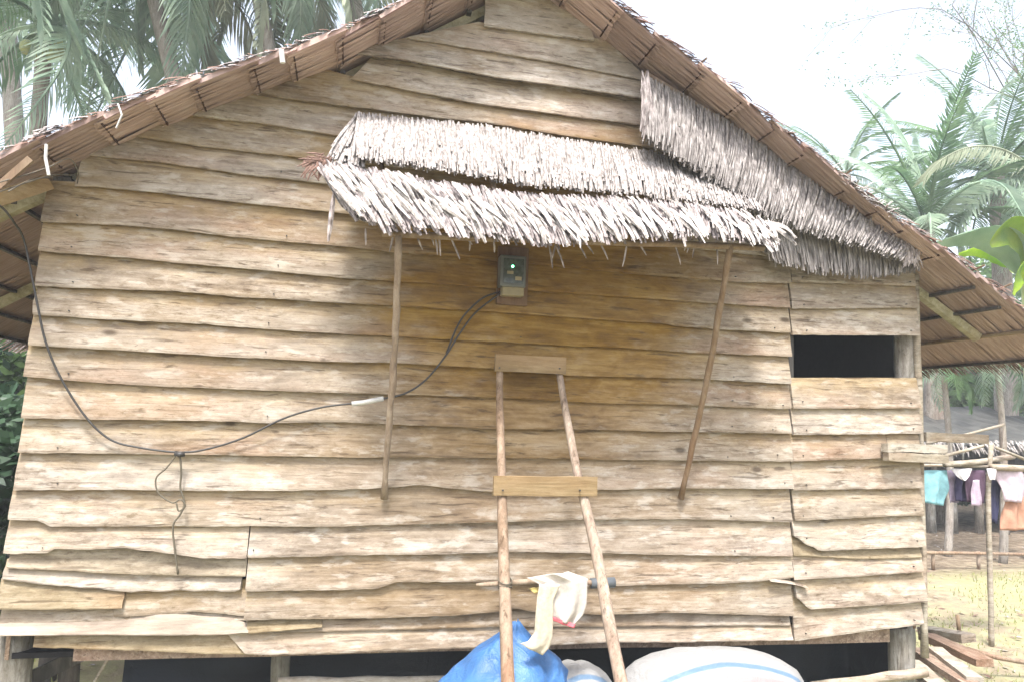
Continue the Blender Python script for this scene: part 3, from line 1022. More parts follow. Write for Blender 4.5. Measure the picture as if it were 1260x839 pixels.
for q in range(34):
    leaf_strip(m_, P(rnd(1095, 1125), rnd(285, 300), -.16), P(rnd(1105, 1135), rnd(312, 332), -.2), .014, .03, blunt=False)
m_.build('loose_leaves', M_GREYLEAF, fringe, False, 'stuff')

# verge fringe, lath ends and eave tips
m_ = MB()
for side, pts in ((-1, [EL] + LEFTP + [APEX]), (1, [APEX] + RIGHTP + [ER])):
    for k in range(380):
        t = rnd(0, 1)
        x = lerp(pts[0][0], pts[-1][0], t)
        z = roofz(x) + rnd(.015, .05)
        dx = rnd(.04, .11) * (-1 if side < 0 else 1)
        dz = roofz(x + dx) - roofz(x)
        leaf_strip(m_, (x, OV + rnd(-.01, .06), z), (x + dx, OV - rnd(-.02, .035), z + dz + rnd(-.012, .012)), .016, .006, out=Vector((0, -.3, 1)), mi=0 if rnd(0, 1) < (.75 if side < 0 else .25) else 1)
m_.build('verge_fringe', [M_GREYLEAF, M_BROWNFRINGE], roof, False, 'stuff')
m_ = MB()
for e, side in ((EL, -1), (ER, 1)):
    for k in range(800):
        y = lerp(OV, DEPTH + .3, rnd(0, 1) ** 1.3)
        L = rnd(.08, .2)
        leaf_strip(m_, (e[0] - side * .05, y, e[1] + .03), (e[0] + side * L * .8, y + rnd(-.05, .05), e[1] - L * .6), .014, .004, out=Vector((side * .4, 0, 1)), mi=0 if rnd(0, 1) < .5 else 1, blunt=False)
m_.build('eave_fringe', [M_GREYLEAF, M_BROWNFRINGE], roof, False, 'stuff')
for x in RP[1:-1]:
    if rnd(0, 1) < .5: continue
    m_ = MB(); z = roofz(x) + .03
    m_.tube([(x - .03, OV + .15, z), (x + rnd(-.01, .02), OV - rnd(.03, .07), z + rnd(.02, .07))], .006, 5)
    m_.build('lath_end', M_STICK, roof)
# rough tuft where the thatch is torn on the right verge
m_ = MB()
for k in range(110):
    px = rnd(1020, 1110); py = interp([(1020, 208), (1060, 238), (1110, 276)], px) + rnd(-4, 8)
    a = P(px, py, OV); leaf_strip(m_, a, a + Vector((rnd(-.03, .10), rnd(-.05, .05), rnd(-.05, .05))), .010, .01, out=Vector((0, -.5, .8)), blunt=False)
m_.build('torn_tuft', M_GREYTHATCH, roof, False, 'stuff')
# laths under the right eave and the brace board
for k, x in enumerate(RP[:-1]):
    m_ = MB(); z = roofz(x) - .045
    m_.bar((x, OV + .03 if x > XR + .06 else .03, z), (x, DEPTH, z), .026, .018)
    m_.build('lath', M_DARKPOST if k != 1 else M_STEP, roof)
for x in LP[:-1]:
    m_ = MB(); z = roofz(x) - .045
    m_.bar((x, OV + .03 if x < LX - .06 else .03, z), (x, DEPTH, z), .026, .018)
    m_.build('lath', M_DARKPOST, roof)
for x in LP[:-1] + RP[:-1]:
    if LX - .06 <= x <= XR + .06:
        m_ = MB(); z = roofz(x) - .036
        m_.bar((x, OV - .002, z + .010), (x, -.03, z + .006), .007, .010)
        m_.build('lath', M_JOINT, roof)
m_ = MB(); m_.bar(P(-12, 248, -.25), P(60, 224, -.1), .03, .07, seg=3, wob=.003); m_.build('eave_beam', M_STEP, house)
m_ = MB(); m_.bar(P(-8, 236, -.38), P(38, 196, -.38), .02, .03, seg=2); m_.build('eave_stick', M_STICK, house)
m_ = MB(); m_.tube([P(57, 178, -.44), P(56, 195, -.44), P(60, 216, -.44)], .007, 6); m_.tube([P(145, 128, -.45), P(150, 142, -.46), P(143, 158, -.45)], .004, 5)
m_.tube([P(346, 62, -.46), P(348, 78, -.46)], .012, 6)
m_.build('tie_string', M_TAPE, roof)
# log and beam ends jutting from the right corner
for nm, x0, y0, x1, y1, h, Y in (('beam_end', 1136, 537, 1213, 540, .056, .12), ('beam_end', 1088, 550, 1162, 552, .05, -.075), ('beam_end', 1090, 561, 1163, 564, .05, -.078)):
    m_ = MB(); a, b = P(x0, y0, Y), P(x1, y1, Y + .04)
    m_.bar(a, b, .05, h, seg=5, wob=.003)
    m_.build(nm, M_BEAM, house)
# nails
m_ = MB()
for ln in [1, 2, 3, 4, 5, 6, 7, 8, 9, 10, 11, 'H', 'I']:
    for px in random.sample((75, 330, 640, 905, 958), 3):
        if ln == 'H' and px == 75: continue
        x = px_x(px + rnd(-10, 10), 500); z = interp(lap[ln], x) + rnd(.02, .04)
        if x < LX + .03: continue
        m_.tube([(x, PY - .010, z), (x, PY + .01, z)], .0032, 6)
for k in (0, 1, 2, 3, 4, 5, 6, 7, 8, 10, 11, 12):
    for px in (990, 1120):
        x = px_x(px + rnd(-4, 4), 500); z = interp(lr[k], x) + rnd(.02, .04)
        m_.tube([(x, PY - .010, z), (x, PY + .01, z)], .0032, 6)
m_.build('nails', M_BLACK, house, False, 'stuff')

# ------------------------------------------------------------------ meter, cable, wires
mt = tag(empty('electricity_meter', P(631, 365, -.06)), 'small grey electricity meter with a green light under the leaf awning', 'meter')


def pbox(name, x0, y0, x1, y1, Yf, Yb, mat, parent, bev=.004):
    a, b = P(x0, y1, Yf), P(x1, y0, Yf)
    bm = bmesh.new()
    bmesh.ops.create_cube(bm, size=1)
    bmesh.ops.scale(bm, vec=(abs(b.x - a.x), Yb - Yf, abs(b.z - a.z)), verts=bm.verts)
    bmesh.ops.translate(bm, vec=((a.x + b.x) / 2, (Yf + Yb) / 2, (a.z + b.z) / 2), verts=bm.verts)
    if bev: bmesh.ops.bevel(bm, geom=list(bm.edges), offset=bev, segments=2, affect='EDGES', profile=.5)
    me = bpy.data.meshes.new(name); bm.to_mesh(me); bm.free()
    me.materials.append(mat)
    o = bpy.data.objects.new(name, me); COL.objects.link(o)
    o.parent = parent
    if parent and parent.type == 'EMPTY': o.location = -parent.location
    return o


pbox('mounting_board', 611, 306, 651, 374, -.055, -.03, M_MAROON, mt, .002)
case = pbox('case', 615, 316, 648, 352, -.13, -.056, M_METER, mt, .006)
pbox('window', 619, 319.5, 645, 348, -.134, -.128, M_METERFACE, case, .001)
for (a, b, c, d) in ((624, 334, 632, 337), (634, 341, 642, 345)):
    m_ = MB()
    A, B = P(a, d, -.1365), P(c, b, -.1365); m_.box((A.x, -.1365, A.z), (B.x, -.133, B.z))
    m_.build('dial', M_METERLOW, case)
m_ = MB(); q = P(631, 328, -.137)
m_.tube([q, q + Vector((0, .008, 0))], .0062, 12)
m_.build('indicator_light', M_LED, case)
pbox('terminal_cover', 618, 351, 645, 363, -.115, -.056, M_METERLOW, mt, .004)

cable_px = [(-6, 250, -.36), (5, 258, -.30), (18, 275, -.2), (30, 298, -.06), (45, 370, -.06), (56, 420, -.06), (75, 465, -.06), (105, 512, -.06), (135, 540, -.06), (170, 550, -.06), (220, 556, -.065),
            (255, 552, -.062), (300, 538, -.062), (350, 514, -.062), (395, 501, -.07), (433, 496, -.085), (472, 490, -.10), (500, 483, -.1), (525, 466, -.08), (548, 438, -.07), (566, 410, -.065), (585, 385, -.06), (612, 364, -.06), (622, 357, -.08)]
cb = tag(empty('power_cable', P(220, 556, -.06)), 'thin black power cable sagging across the board wall up to the meter', 'cable')
m_ = MB(); m_.tube(curve_pts([P(*c) for c in cable_px], 6), .0052, 7); m_.build('cable', M_BLACK, cb, True)
m_ = MB(); m_.tube(curve_pts([P(x + 4, y - 5 + (4 if i > 3 else 0), -.06) for i, (x, y) in enumerate([(545, 440), (558, 408), (570, 390), (590, 372), (612, 360)])], 6), .005, 6); m_.build('second_strand', M_BLACK, cb, True)
m_ = MB(); m_.tube([P(433, 496.5, -.088), P(446, 495, -.092), P(472, 490, -.103)], .0125, 10); m_.build('taped_joint', M_TAPE, cb, True)
hw = tag(empty('hanging_wire', P(221, 558, -.06)), 'dark wire dangling knotted from the low point of the power cable', 'wire')
m_ = MB(); m_.tube(curve_pts([P(x, y, -.07) for x, y in [(221, 556), (223, 580), (222, 600), (227, 618), (222, 632), (213, 646), (215, 675), (219, 706)]], 6), .0048, 6)
m_.build('long_strand', M_WIRE, hw, True)
m_ = MB(); m_.tube(curve_pts([P(x, y, -.072) for x, y in [(218, 558), (205, 575), (192, 588), (195, 606), (212, 618), (222, 614), (228, 622), (220, 628), (217, 618)]], 6), .0038, 6)
m_.build('looped_strand', M_WIRE, hw, True)
m_ = MB(); m_.tube([P(216, 557, -.068), P(221, 559, -.075), P(227, 558, -.068)], .013, 8); m_.build('knot', M_BLACK, hw, True)
ew = tag(empty('roof_wire', P(60, 222, -.3)), 'thin pale wires looping from the left roof verge to the board wall', 'wire')
m_ = MB()
for pts in ([(-5, 238), (30, 226), (65, 216), (90, 216)], [(-5, 226), (30, 216), (60, 206), (85, 196), (96, 212), (95, 226)], [(10, 236), (40, 221), (70, 219)]):
    m_.tube(curve_pts([P(x, y, lerp(-.42, -.08, i / (len(pts) - 1))) for i, (x, y) in enumerate(pts)], 6), .0032, 6)
m_.build('strand', M_WIRE, ew, True)

# ------------------------------------------------------------------ ladder
lad = tag(empty('ladder', (.95, -1.15, 0)), 'rough pole ladder with plank steps leaning on the board wall', 'ladder')


def yl(py): return lerp(-.085, -.80, (py - 440) / 399)


def ztop(py): return yl(py)


for ctrl, r0, r1 in (([(615, 441), (615, 500), (617, 580), (619, 660), (622, 740), (625, 839)], .017, .030), ([(688, 452), (697, 510), (711, 580), (727, 650), (741, 720), (764, 839)], .017, .030)):
    pts = [P(x, y, yl(y)) for x, y in ctrl]
    last = pts[-1] + (pts[-1] - pts[-2]).normalized() * ((pts[-1].z + .04) / max(.1, -(pts[-1] - pts[-2]).normalized().z))
    pts.append(last)
    cp = curve_pts(pts, 5)
    m_ = MB(); nn = len(cp)
    m_.tube([p + Vector((noise.noise(p * 3) * .006, 0, 0)) for p in cp], [lerp(r0, r1, min(1, i / (nn * .8))) * (1 + noise.noise(Vector((i * .4, r0 * 50, 0))) * .1) for i in range(nn)], 11, wob=.03)
    m_.build('rail', M_RAIL, lad, True)
m_ = MB(); m_.bar(P(609, 446, yl(446) - .035), P(696, 450, yl(450) - .04), .022, .088, seg=4, wob=.002); m_.build('step', M_STEP, lad)
m_ = MB(); m_.bar(P(607, 597, yl(597) - .045), P(734, 598, yl(597) - .045), .026, .093, seg=4, wob=.002); m_.build('step', M_STEP, lad)
m_ = MB(); ry = yl(717) + .02
m_.tube([P(586, 719, ry), P(600, 718.5, ry), P(650, 715, ry), P(700, 715, ry), P(735, 717, ry), P(752, 716, ry)], [.006, .011, .013, .013, .014, .014], 10, wob=.06); rung = m_.build('rung', M_STICK, lad, True)
m_ = MB(); m_.tube([P(727, 717, ry), P(756, 716, ry)], .024, 10, wob=.05); m_.build('rung_binding', plain('dark_rubber', (.09, .10, .11), .6, .3), rung, True)


m_ = MB()
for (x, y, yy_) in ((616, 443, -.0515), (615, 452, -.0515), (690, 445, -.0515), (689, 453, -.0515), (618, 592, -.0595), (619, 603, -.0595), (713, 593, -.0595), (714, 603, -.0595)):
    q = P(x, y, yl(y) + yy_ + (.0 if y < 500 else 0))
    m_.tube([q, q + Vector((0, .012, 0))], .0042, 6)
m_.build('nails', M_BLACK, lad, False, 'stuff')
m_ = MB()
for k in range(4):
    c = P(621.5, 713 + k * 3.2, yl(717) + .002)
    m_.tube([c + Vector((math.cos(a) * .031, math.sin(a) * .036, .012 * math.sin(a + k))) for a in [i * math.pi / 6 for i in range(13)]], .003, 4)
m_.build('lashing', M_WIRE, rung, True)


def cloth(name, rows, Y, mat, parent=None, nx=16, ny=20, fold=.012, fr_=5, thick=.004, seed=0.0, yd=0.0):
    """cloth lofted between left and right pixel edges, row by row, with vertical folds"""
    L = [P(a, b, Y) for a, b, _, _ in rows]; Rr = [P(c, d, Y) for _, _, c, d in rows]
    v = []
    for j in range(ny + 1):
        t = j / ny
        a, b = along(L, t), along(Rr, t)
        for i in range(nx + 1):
            s = i / nx
            p = a.lerp(b, s)
            f_ = math.sin(s * fr_ * 2 + seed + 1.5 * t) * .6 + noise.noise(Vector((s * fr_, t * 1.8, seed))) * 1.4
            p.y += -f_ * fold * (.35 + .65 * t) + yd * t
            p.z += noise.noise(Vector((s * 4, t * 3, seed + 5))) * .004
            v.append(p)
    k = len(v)
    v += [p + Vector((0, thick, 0)) for p in v]
    w_ = nx + 1
    f = []
    for j in range(ny):
        for i in range(nx):
            o = j * w_ + i
            f += [(o, o + w_, o + w_ + 1, o + 1), (k + o, k + o + 1, k + o + w_ + 1, k + o + w_)]
    for j in range(ny):
        for o, fl in ((j * w_, 0), (j * w_ + nx, 1)):
            q = (o, k + o, k + o + w_, o + w_); f.append(q if not fl else q[::-1])
    for i in range(nx):
        for o, fl in ((i, 0), (ny * w_ + i, 1)):
            q = (o, o + 1, k + o + 1, k + o); f.append(q if not fl else q[::-1])
    mb = MB(); mb.add(v, f)
    return mb.build(name, mat, parent, True)


rg = tag(empty('rag', P(690, 715, ry)), 'cream cloth rag with a pink hem draped over the lowest ladder rung', 'rag')
RY = ry - .035
cloth('front_drape', [(648, 710, 700, 703), (660, 716, 724, 712), (673, 726, 723, 722), (674, 742, 722, 742), (679, 752, 718, 756), (680, 759, 706, 770)], RY, M_RAG, rg, 26, 26, .019, 5, seed=1.3)
cloth('hanging_tail', [(664, 718, 690, 718), (661, 735, 681, 738), (659, 760, 681, 762), (658, 778, 680, 784), (650, 789, 676, 797), (640, 792, 668, 806)], RY - .01, M_RAGTAIL, rg, 12, 24, .01, 3, seed=4.1)
cloth('back_fold', [(652, 716, 690, 709), (668, 713, 722, 713)], ry + .03, M_RAG, rg, 10, 4, .005, 3, seed=2)
cloth('yellow_fold', [(650, 723, 670, 722), (657, 729, 670, 730)], RY + .01, M_YELLOW, rg, 8, 6, .006, 3, seed=6)
cloth('hem', [(680, 758, 708, 767), (681, 764, 706, 772)], RY - .009, M_PINK, rg, 12, 3, .006, 3, seed=1.3)


# ------------------------------------------------------------------ sacks and tarp
def loft_bag(name, rings, mat, parent=None, seed=0, amp=.05, nseg=36, sq=2.6, loc=None):
    """rings: (z, cx, cy, rx, ry)"""
    v = []
    loc = Vector(loc or (0, 0, 0))
    pts = []
    for k in range(len(rings) - 1):
        for q in range(4):
            t = q / 4
            pts.append([lerp(rings[k][i], rings[k + 1][i], t) for i in range(5)])
    pts.append(list(rings[-1]))
    for z, cx, cy, rx, ry_ in pts:
        for j in range(nseg):
            a = 2 * math.pi * j / nseg
            c, s = math.cos(a), math.sin(a)
            kx = abs(c) ** (2 / sq) * (1 if c > 0 else -1); ky = abs(s) ** (2 / sq) * (1 if s > 0 else -1)
            h = 1 + amp * noise.noise(Vector((c * 2.2, s * 2.2, z * 6 + seed))) * 1.5 + amp * .5 * noise.noise(Vector((c * 6, s * 6, z * 16 + seed)))
            v.append(Vector((cx + kx * rx * h, cy + ky * ry_ * h, z + amp * .15 * noise.noise(Vector((c * 3, s * 3, z * 5 + seed))))) - loc)
    f = []
    n = nseg
    for i in range(len(pts) - 1):
        for j in range(n):
            f.append((i * n + j, i * n + (j + 1) % n, (i + 1) * n + (j + 1) % n, (i + 1) * n + j))
    f.append(tuple(reversed(range(n)))); f.append(tuple((len(pts) - 1) * n + j for j in range(n)))
    mb = MB(); mb.add(v, f)
    o = mb.build(name, mat, parent, True)
    o.location = loc
    return o


def ring(xl, xr, py, Y, ryy):
    a, b = P(xl, py, Y), P(xr, py, Y)
    return ((a.z + b.z) / 2, (a.x + b.x) / 2, Y, (b.x - a.x) / 2, ryy)


YS = -.42
rb_ = [ring(548, 694, 850, YS, .24), ring(551, 694, 839, YS, .22), ring(563, 693, 826, YS, .19), ring(578, 688, 810, YS, .15), ring(592, 672, 797, YS, .12), ring(606, 656, 785, YS, .08), ring(620, 646, 774, YS, .04), ring(631, 640, 765, YS, .012)]
base = rb_[0]
rb_ = [(-.01, base[1], YS, base[3] * .95, .22), (.06, base[1], YS, base[3] * 1.12, .27), (.35, base[1], YS, base[3] * 1.1, .27)] + rb_
o = loft_bag('blue_sack', rb_, M_BLUE, seed=3, amp=.15, loc=(base[1], YS, 0), sq=2.1)
tag(o, 'peaked bright blue tarp bundle standing behind the left ladder rail', 'bundle')


def dome_sack(xl, xr, ytop, ybase, Y, ry_, mat, label, seed):
    rs = []
    n = 7
    a, b = P(xl, ybase, Y), P(xr, ybase, Y)
    zt = P((xl + xr) / 2, ytop, Y).z; zb = (a.z + b.z) / 2
    cx, rx = (a.x + b.x) / 2, (b.x - a.x) / 2
    H = zt - zb
    rs = [(-.01, cx, Y, rx * .9, ry_ * .85), (.07, cx, Y, rx * 1.02, ry_), (zb * .6, cx, Y, rx * 1.05, ry_ * 1.05), (zb, cx, Y, rx, ry_)]
    for i in range(1, n + 1):
        t = i / n * math.pi / 2
        rs.append((zb + H * math.sin(t), cx, Y, max(.004, rx * math.cos(t) ** .75), max(.004, ry_ * math.cos(t) ** .75)))
    o = loft_bag('sack', rs, mat, seed=seed, amp=.055, loc=(cx, Y, 0), sq=2.2)
    return tag(o, label, 'sack', 'woven sacks under the ladder')


W_, B_, K_ = (.27, .27, .268), (.10, .165, .25), (.28, .20, .20)
ms1 = sack_mat('white_blue_sack', W_, [(0, W_), (.535, W_), (.543, B_), (.565, B_), (.573, W_), (1, W_)], 3.0)
ms2 = sack_mat('white_pink_sack', W_, [(0, W_), (.40, W_), (.42, K_), (.565, K_), (.585, W_), (.605, W_), (.612, B_), (.632, B_), (.640, W_), (1, W_)], .6)
dome_sack(668, 752, 817, 850, -.36, .2, ms1, 'small white sack with a blue band between the ladder rails', 11)
dome_sack(762, 985, 800, 850, -.5, .26, ms2, 'large rounded white sack with pink and blue bands right of the ladder', 5)
# tarpaulin under the floor, drawn right across to darken the gap
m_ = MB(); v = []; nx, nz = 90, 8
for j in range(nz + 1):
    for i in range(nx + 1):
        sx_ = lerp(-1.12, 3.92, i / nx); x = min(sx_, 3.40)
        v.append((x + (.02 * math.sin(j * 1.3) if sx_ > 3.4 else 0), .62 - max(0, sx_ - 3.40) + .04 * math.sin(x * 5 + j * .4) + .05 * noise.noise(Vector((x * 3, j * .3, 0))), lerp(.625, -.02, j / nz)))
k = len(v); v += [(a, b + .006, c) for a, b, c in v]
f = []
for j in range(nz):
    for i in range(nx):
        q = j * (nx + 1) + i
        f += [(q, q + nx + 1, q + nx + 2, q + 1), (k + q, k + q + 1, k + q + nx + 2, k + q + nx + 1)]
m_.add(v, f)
tag(m_.build('darkening_tarpaulin', M_DARKENTARP, smooth=True), 'dark tarpaulin drawn across to darken the space beneath the raised floor', 'darkening_tarpaulin')
for x0, y0, x1, y1, Y, lab in ((342, 838, 560, 836, .12, 'pale pole lying under the house at the left of the blue bundle'), (1000, 845, 1139, 826, -.02, 'mossy pole end lying against the right stilt')):
    a, b = P(x0, y0, Y), P(x1, y1, Y)
    m_ = MB(); m_.tube([a.lerp(b, i / 6) + Vector((0, 0, rnd(-.004, .004))) for i in range(7)], .022 if Y > 0 else .03, 9, wob=.06)
    tag(m_.build('pole', M_BEAM, smooth=True), lab, 'pole')
    m_ = MB()
for px, lab in ((342, ''), (548, '')):
    pass

# ------------------------------------------------------------------ scrap timber by the right corner
def stick(name, a, b, w, h, mat, label, cat, group=None, up=Vector((0, 0, 1))):
    a, b = Vector(a), Vector(b)
    m_ = MB(); c = Vector(((a.x + b.x) / 2, (a.y + b.y) / 2, 0))
    m_.bar(a, b, w, h, up=up, seg=4, wob=.004)
    o = m_.build(name, mat)
    return tag(o, label, cat, group)


G = 'scrap boards heaped by the right corner'
stick('board', P(1128, 800, .7), P(1218, 858, -.1), .12, .045, M_SCRAP, 'brown board lowest in the scrap heap by the right corner', 'board', G)
stick('board', P(1140, 782, .9), P(1212, 815, .35), .13, .05, M_SCRAP, 'wet brown board slanting across the scrap heap by the right corner', 'board', G)
stick('board', P(1138, 775, 1.25), P(1192, 785, .85), .14, .06, M_BEAM, 'pale square cut board on top of the scrap heap', 'board', G)
stick('board', P(1120, 815, .5), P(1160, 850, .1), .12, .05, M_BEAM, 'short pale board leaning under the scrap heap', 'board', G)
stick('board', P(1150, 800, .6), P(1200, 838, .1), .10, .05, M_BEAM, 'grey board in the middle of the scrap heap', 'board', G)
m_ = MB(); m_.tube([P(1190, 798, 1.0), P(1225, 808, .95), P(1270, 816, .9)], .018, 8); tag(m_.build('pole', M_RAIL, smooth=True), 'bleached pole lying on the ground past the scrap heap', 'pole')
m_ = MB(); m_.tube([P(1181, 782, 1.3), P(1178, 756, 1.3)], .016, 7); tag(m_.build('stake', M_STICK, smooth=True), 'short brown stake standing in the pale grass', 'stake')

# ------------------------------------------------------------------ clothesline
YC = 1.65
cl = tag(empty('clothes_rack', P(1220, 790, YC)), 'bamboo clothes rack of poles and strings right of the house', 'clothes rack')
m_ = MB(); m_.tube(curve_pts([P(1220, 795, YC), P(1219, 740, YC), P(1217, 660, YC), P(1216, 600, YC), P(1220, 545, YC)], 4), [.023 - .0002 * i for i in range(17)], 8, wob=.08); m_.build('post', M_BEAM, cl, True)
for pts, r_ in (([(1163, 571, YC - .1), (1205, 568, YC), (1247, 561, YC + .1)], .026), ([(1220, 574, YC - .05), (1275, 577, YC)], .03), ([(1120, 572, YC), (1165, 572, YC), (1222, 574, YC)], .014),
                ([(1140, 580, YC + .1), (1275, 584, YC)], .010), ([(1164, 560, YC), (1210, 548, YC)], .014), ([(1225, 550, YC), (1270, 568, YC)], .014), ([(1140, 545, 2.2), (1190, 534, 2.2), (1235, 522, 2.2)], .014), ([(1185, 535, 1.8), (1185, 565, 1.8)], .008)):
    m_ = MB(); m_.tube([P(*p) for p in pts], r_, 7, wob=.05); m_.build('crossbar', M_BEAM if r_ > .012 else M_TAPE, cl, True)
for nm, rows, c, lab, Yc, fd in (
    ('shirt', [(1133, 578, 1166, 578), (1134, 600, 1168, 600), (1138, 618, 1162, 622)], (.22, .42, .47), 'light blue shirt hanging nearest the house corner', YC + .02, .03),
    ('shirt', [(1164, 578, 1180, 578), (1166, 600, 1182, 600), (1168, 618, 1180, 618)], (.24, .2, .27), 'grey violet shirt hanging beside the light blue one', YC + .06, .02),
    ('cloth', [(1170, 576, 1196, 576), (1176, 584, 1193, 585), (1184, 590, 1187, 591)], (.6, .58, .6), 'white pointed cloth hanging over the dark clothes', YC - .05, .01),
    ('shorts', [(1176, 580, 1196, 580), (1176, 600, 1192, 600), (1177, 616, 1190, 617)], (.05, .045, .09), 'navy shorts hanging behind the white cloth', YC + .03, .02),
    ('trousers', [(1190, 578, 1214, 578), (1188, 595, 1213, 595), (1190, 617, 1212, 619)], (.09, .055, .085), 'dark plum trousers hanging left of the rack post', YC, .02),
    ('shirt', [(1197, 590, 1206, 590), (1195, 605, 1207, 605), (1196, 622, 1209, 622)], (.38, .31, .38), 'small lilac shirt hanging below the plum trousers', YC - .03, .02),
    ('trousers', [(1217, 580, 1234, 580), (1218, 610, 1232, 610), (1218, 640, 1228, 645)], (.04, .04, .08), 'long navy trousers hanging just right of the rack post', YC + .05, .02),
    ('shirt', [(1222, 578, 1258, 578), (1230, 596, 1262, 596), (1234, 616, 1260, 618)], (.46, .38, .43), 'pink shirt hanging at the far right of the rack', YC - .02, .03),
    ('cloth', [(1214, 576, 1226, 576), (1217, 590, 1226, 590)], (.6, .58, .6), 'small white cloth hanging on the rack post', YC - .07, .01),
    ('skirt', [(1238, 612, 1266, 610), (1234, 632, 1270, 632), (1232, 652, 1275, 652)], (.42, .23, .16), 'orange skirt hanging lowest on the rack', YC + .02, .03)):
    o = cloth(nm, rows, Yc, plain('dyed_' + nm, c, .9, .1, .15, 20), None, 14, 12, fd, 5, seed=rnd(0, 9))
    tag(o, lab, nm, 'laundry on the clothes rack')
fn = tag(empty('low_rail_fence', P(1180, 680, 4.0)), 'low fence rail of pale bamboo across the yard', 'fence')
yf = 4.6
m_ = MB(); m_.tube([P(1100, 679, yf), P(1180, 680, yf), P(1290, 682, yf)], .022, 7, wob=.05); m_.build('rail', M_RAIL, fn, True)
for px in (1150, 1206, 1272):
    m_ = MB(); q = P(px, 681, yf); m_.tube([(q.x, yf + .03, -.05), (q.x, yf + .03, q.z + .03)], .024, 7); m_.build('post', M_RAIL, fn, True)

# ------------------------------------------------------------------ neighbouring hut
YH = 7.6
hut = tag(empty('stilt_hut', (11.5, YH + 1.5, 0)), 'neighbouring low hut on stilts with a dark grey thatch roof', 'hut')
a, b = P(1100, 603, YH), P(1380, 603, YH)
zdk = a.z
m_ = MB()
e0, e1 = P(1080, 545, YH - .5), P(1400, 548, YH - .5)
r0, r1 = e0 + Vector((.5, 3.0, .75)), e1 + Vector((-.5, 3.0, .75))
n = 30; v = []
for i in range(n + 1):
    for q in range(9):
        u = q / 8
        p = e0.lerp(e1, i / n).lerp(r0.lerp(r1, i / n), u)
        p.z += rnd(-.03, .03) + .02 * (q % 2)
        v.append(p)
f = [(i * 9 + q, (i + 1) * 9 + q, (i + 1) * 9 + q + 1, i * 9 + q + 1) for i in range(n) for q in range(8)]
k = len(v); v += [p - Vector((0, 0, .08)) for p in v]; f += [tuple(reversed([k + q for q in F])) for F in f]
m_.add(v, f); m_.build('roof', leafy_mat('hut_thatch', (.03, .03, .028), (.075, .073, .066), 0, 3), hut)
m_ = MB()
for k in range(700):
    p = e0.lerp(e1, rnd(0, 1)) + Vector((0, rnd(0, .25), rnd(-.02, .08)))
    leaf_strip(m_, p, p + Vector((rnd(-.05, .05), -.1, -rnd(.08, .22))), .03, .01, blunt=False)
m_.build('eave_fringe', M_GREYTHATCH, hut, False, 'stuff')
m_ = MB(); m_.bar(Vector((a.x, YH, zdk)), Vector((b.x, YH, zdk)), .12, .14, seg=6, wob=.01); m_.build('deck_beam', M_POST, hut)
m_ = MB(); m_.box((a.x, YH + .1, zdk + .02), (b.x, YH + 3, zdk + .08)); m_.build('deck', M_POST, hut)
for k in range(9):
    m_ = MB(); z = zdk + .14 + k * .12
    m_.bar((a.x, YH + 1.2, z), (b.x, YH + 1.2, z), .02, .115, seg=4, wob=.004); m_.build('wall_board', M_DARKPOST, hut)
for px in (1145, 1172, 1205, 1236, 1275, 1320):
    q = P(px, 640, YH)
    m_ = MB(); m_.tube([(q.x + rnd(-.03, .03), YH, -.1), (q.x, YH, zdk)], .08, 7, wob=.08); m_.build('stilt', M_POST, hut, True)
    m_ = MB(); m_.tube([(q.x + .3, YH + 2.4, -.1), (q.x + .3, YH + 2.4, zdk)], .07, 7); m_.build('stilt', M_DARKPOST, hut, True)
for px in (1150, 1230, 1300):
    q = P(px, 600, YH - .05)
    m_ = MB(); m_.tube([(q.x, YH - .05, zdk), (q.x, YH - .05, e0.z + .02)], .05, 7); m_.build('porch_post', M_POST, hut, True)


# ------------------------------------------------------------------ vegetation
def frond_mesh(L, droop, nl, ll, lw, hang, mat, dense=1.0, up=0.0, curl=0.0):
    """feather palm frond in local coordinates, stem along +X, arching down; leaflets in pairs"""
    m_ = MB()
    pts = []
    p = Vector((0, 0, 0)); ang = up
    n = 16
    for i in range(n + 1):
        pts.append(p.copy())
        p = p + Vector((math.cos(ang), curl * i / n * .2, math.sin(ang))) * (L / n)
        ang -= droop / n * (1 + i / n * .6)
        ang = max(ang, R(-88))
    m_.tube(pts, [lerp(.035, .006, i / n) * L / 3 for i in range(n + 1)], 5)
    for k in range(nl):
        t = .12 + .88 * k / nl
        q = t * n; i = min(n - 1, int(q)); c = pts[i].lerp(pts[i + 1], q - i)
        d = (pts[i + 1] - pts[i]).normalized()
        env = math.sin(min(1, .2 + t * .95) * math.pi * .93) ** .6 if t < .97 else .3
        for s in (-1, 1):
            l = ll * env * rnd(.8, 1.1)
            dv = (d * rnd(.35, .6) + Vector((0, s, 0)) * rnd(.65, .9) + Vector((0, 0, -1)) * hang * rnd(.6, 1.3)).normalized()
            e = c + dv * l * .5
            dv2 = (dv + Vector((0, 0, -1)) * hang * .9).normalized()
            g_ = e + dv2 * l * .5
            sv = dv.cross(Vector((0, 0, 1)))
            if sv.length < .1: sv = d.copy()
            sv = (sv.normalized() * .7 + Vector((0, 0, .5)) + d * .3).normalized()
            w_ = lw * rnd(.8, 1.2)
            m_.add([c - sv * w_ * .3, c + sv * w_ * .3, e - sv * w_ * .5, e + sv * w_ * .5, g_], [(0, 1, 3, 2), (2, 3, 4)])
    return m_.mesh('frond', mat)


FV = {}


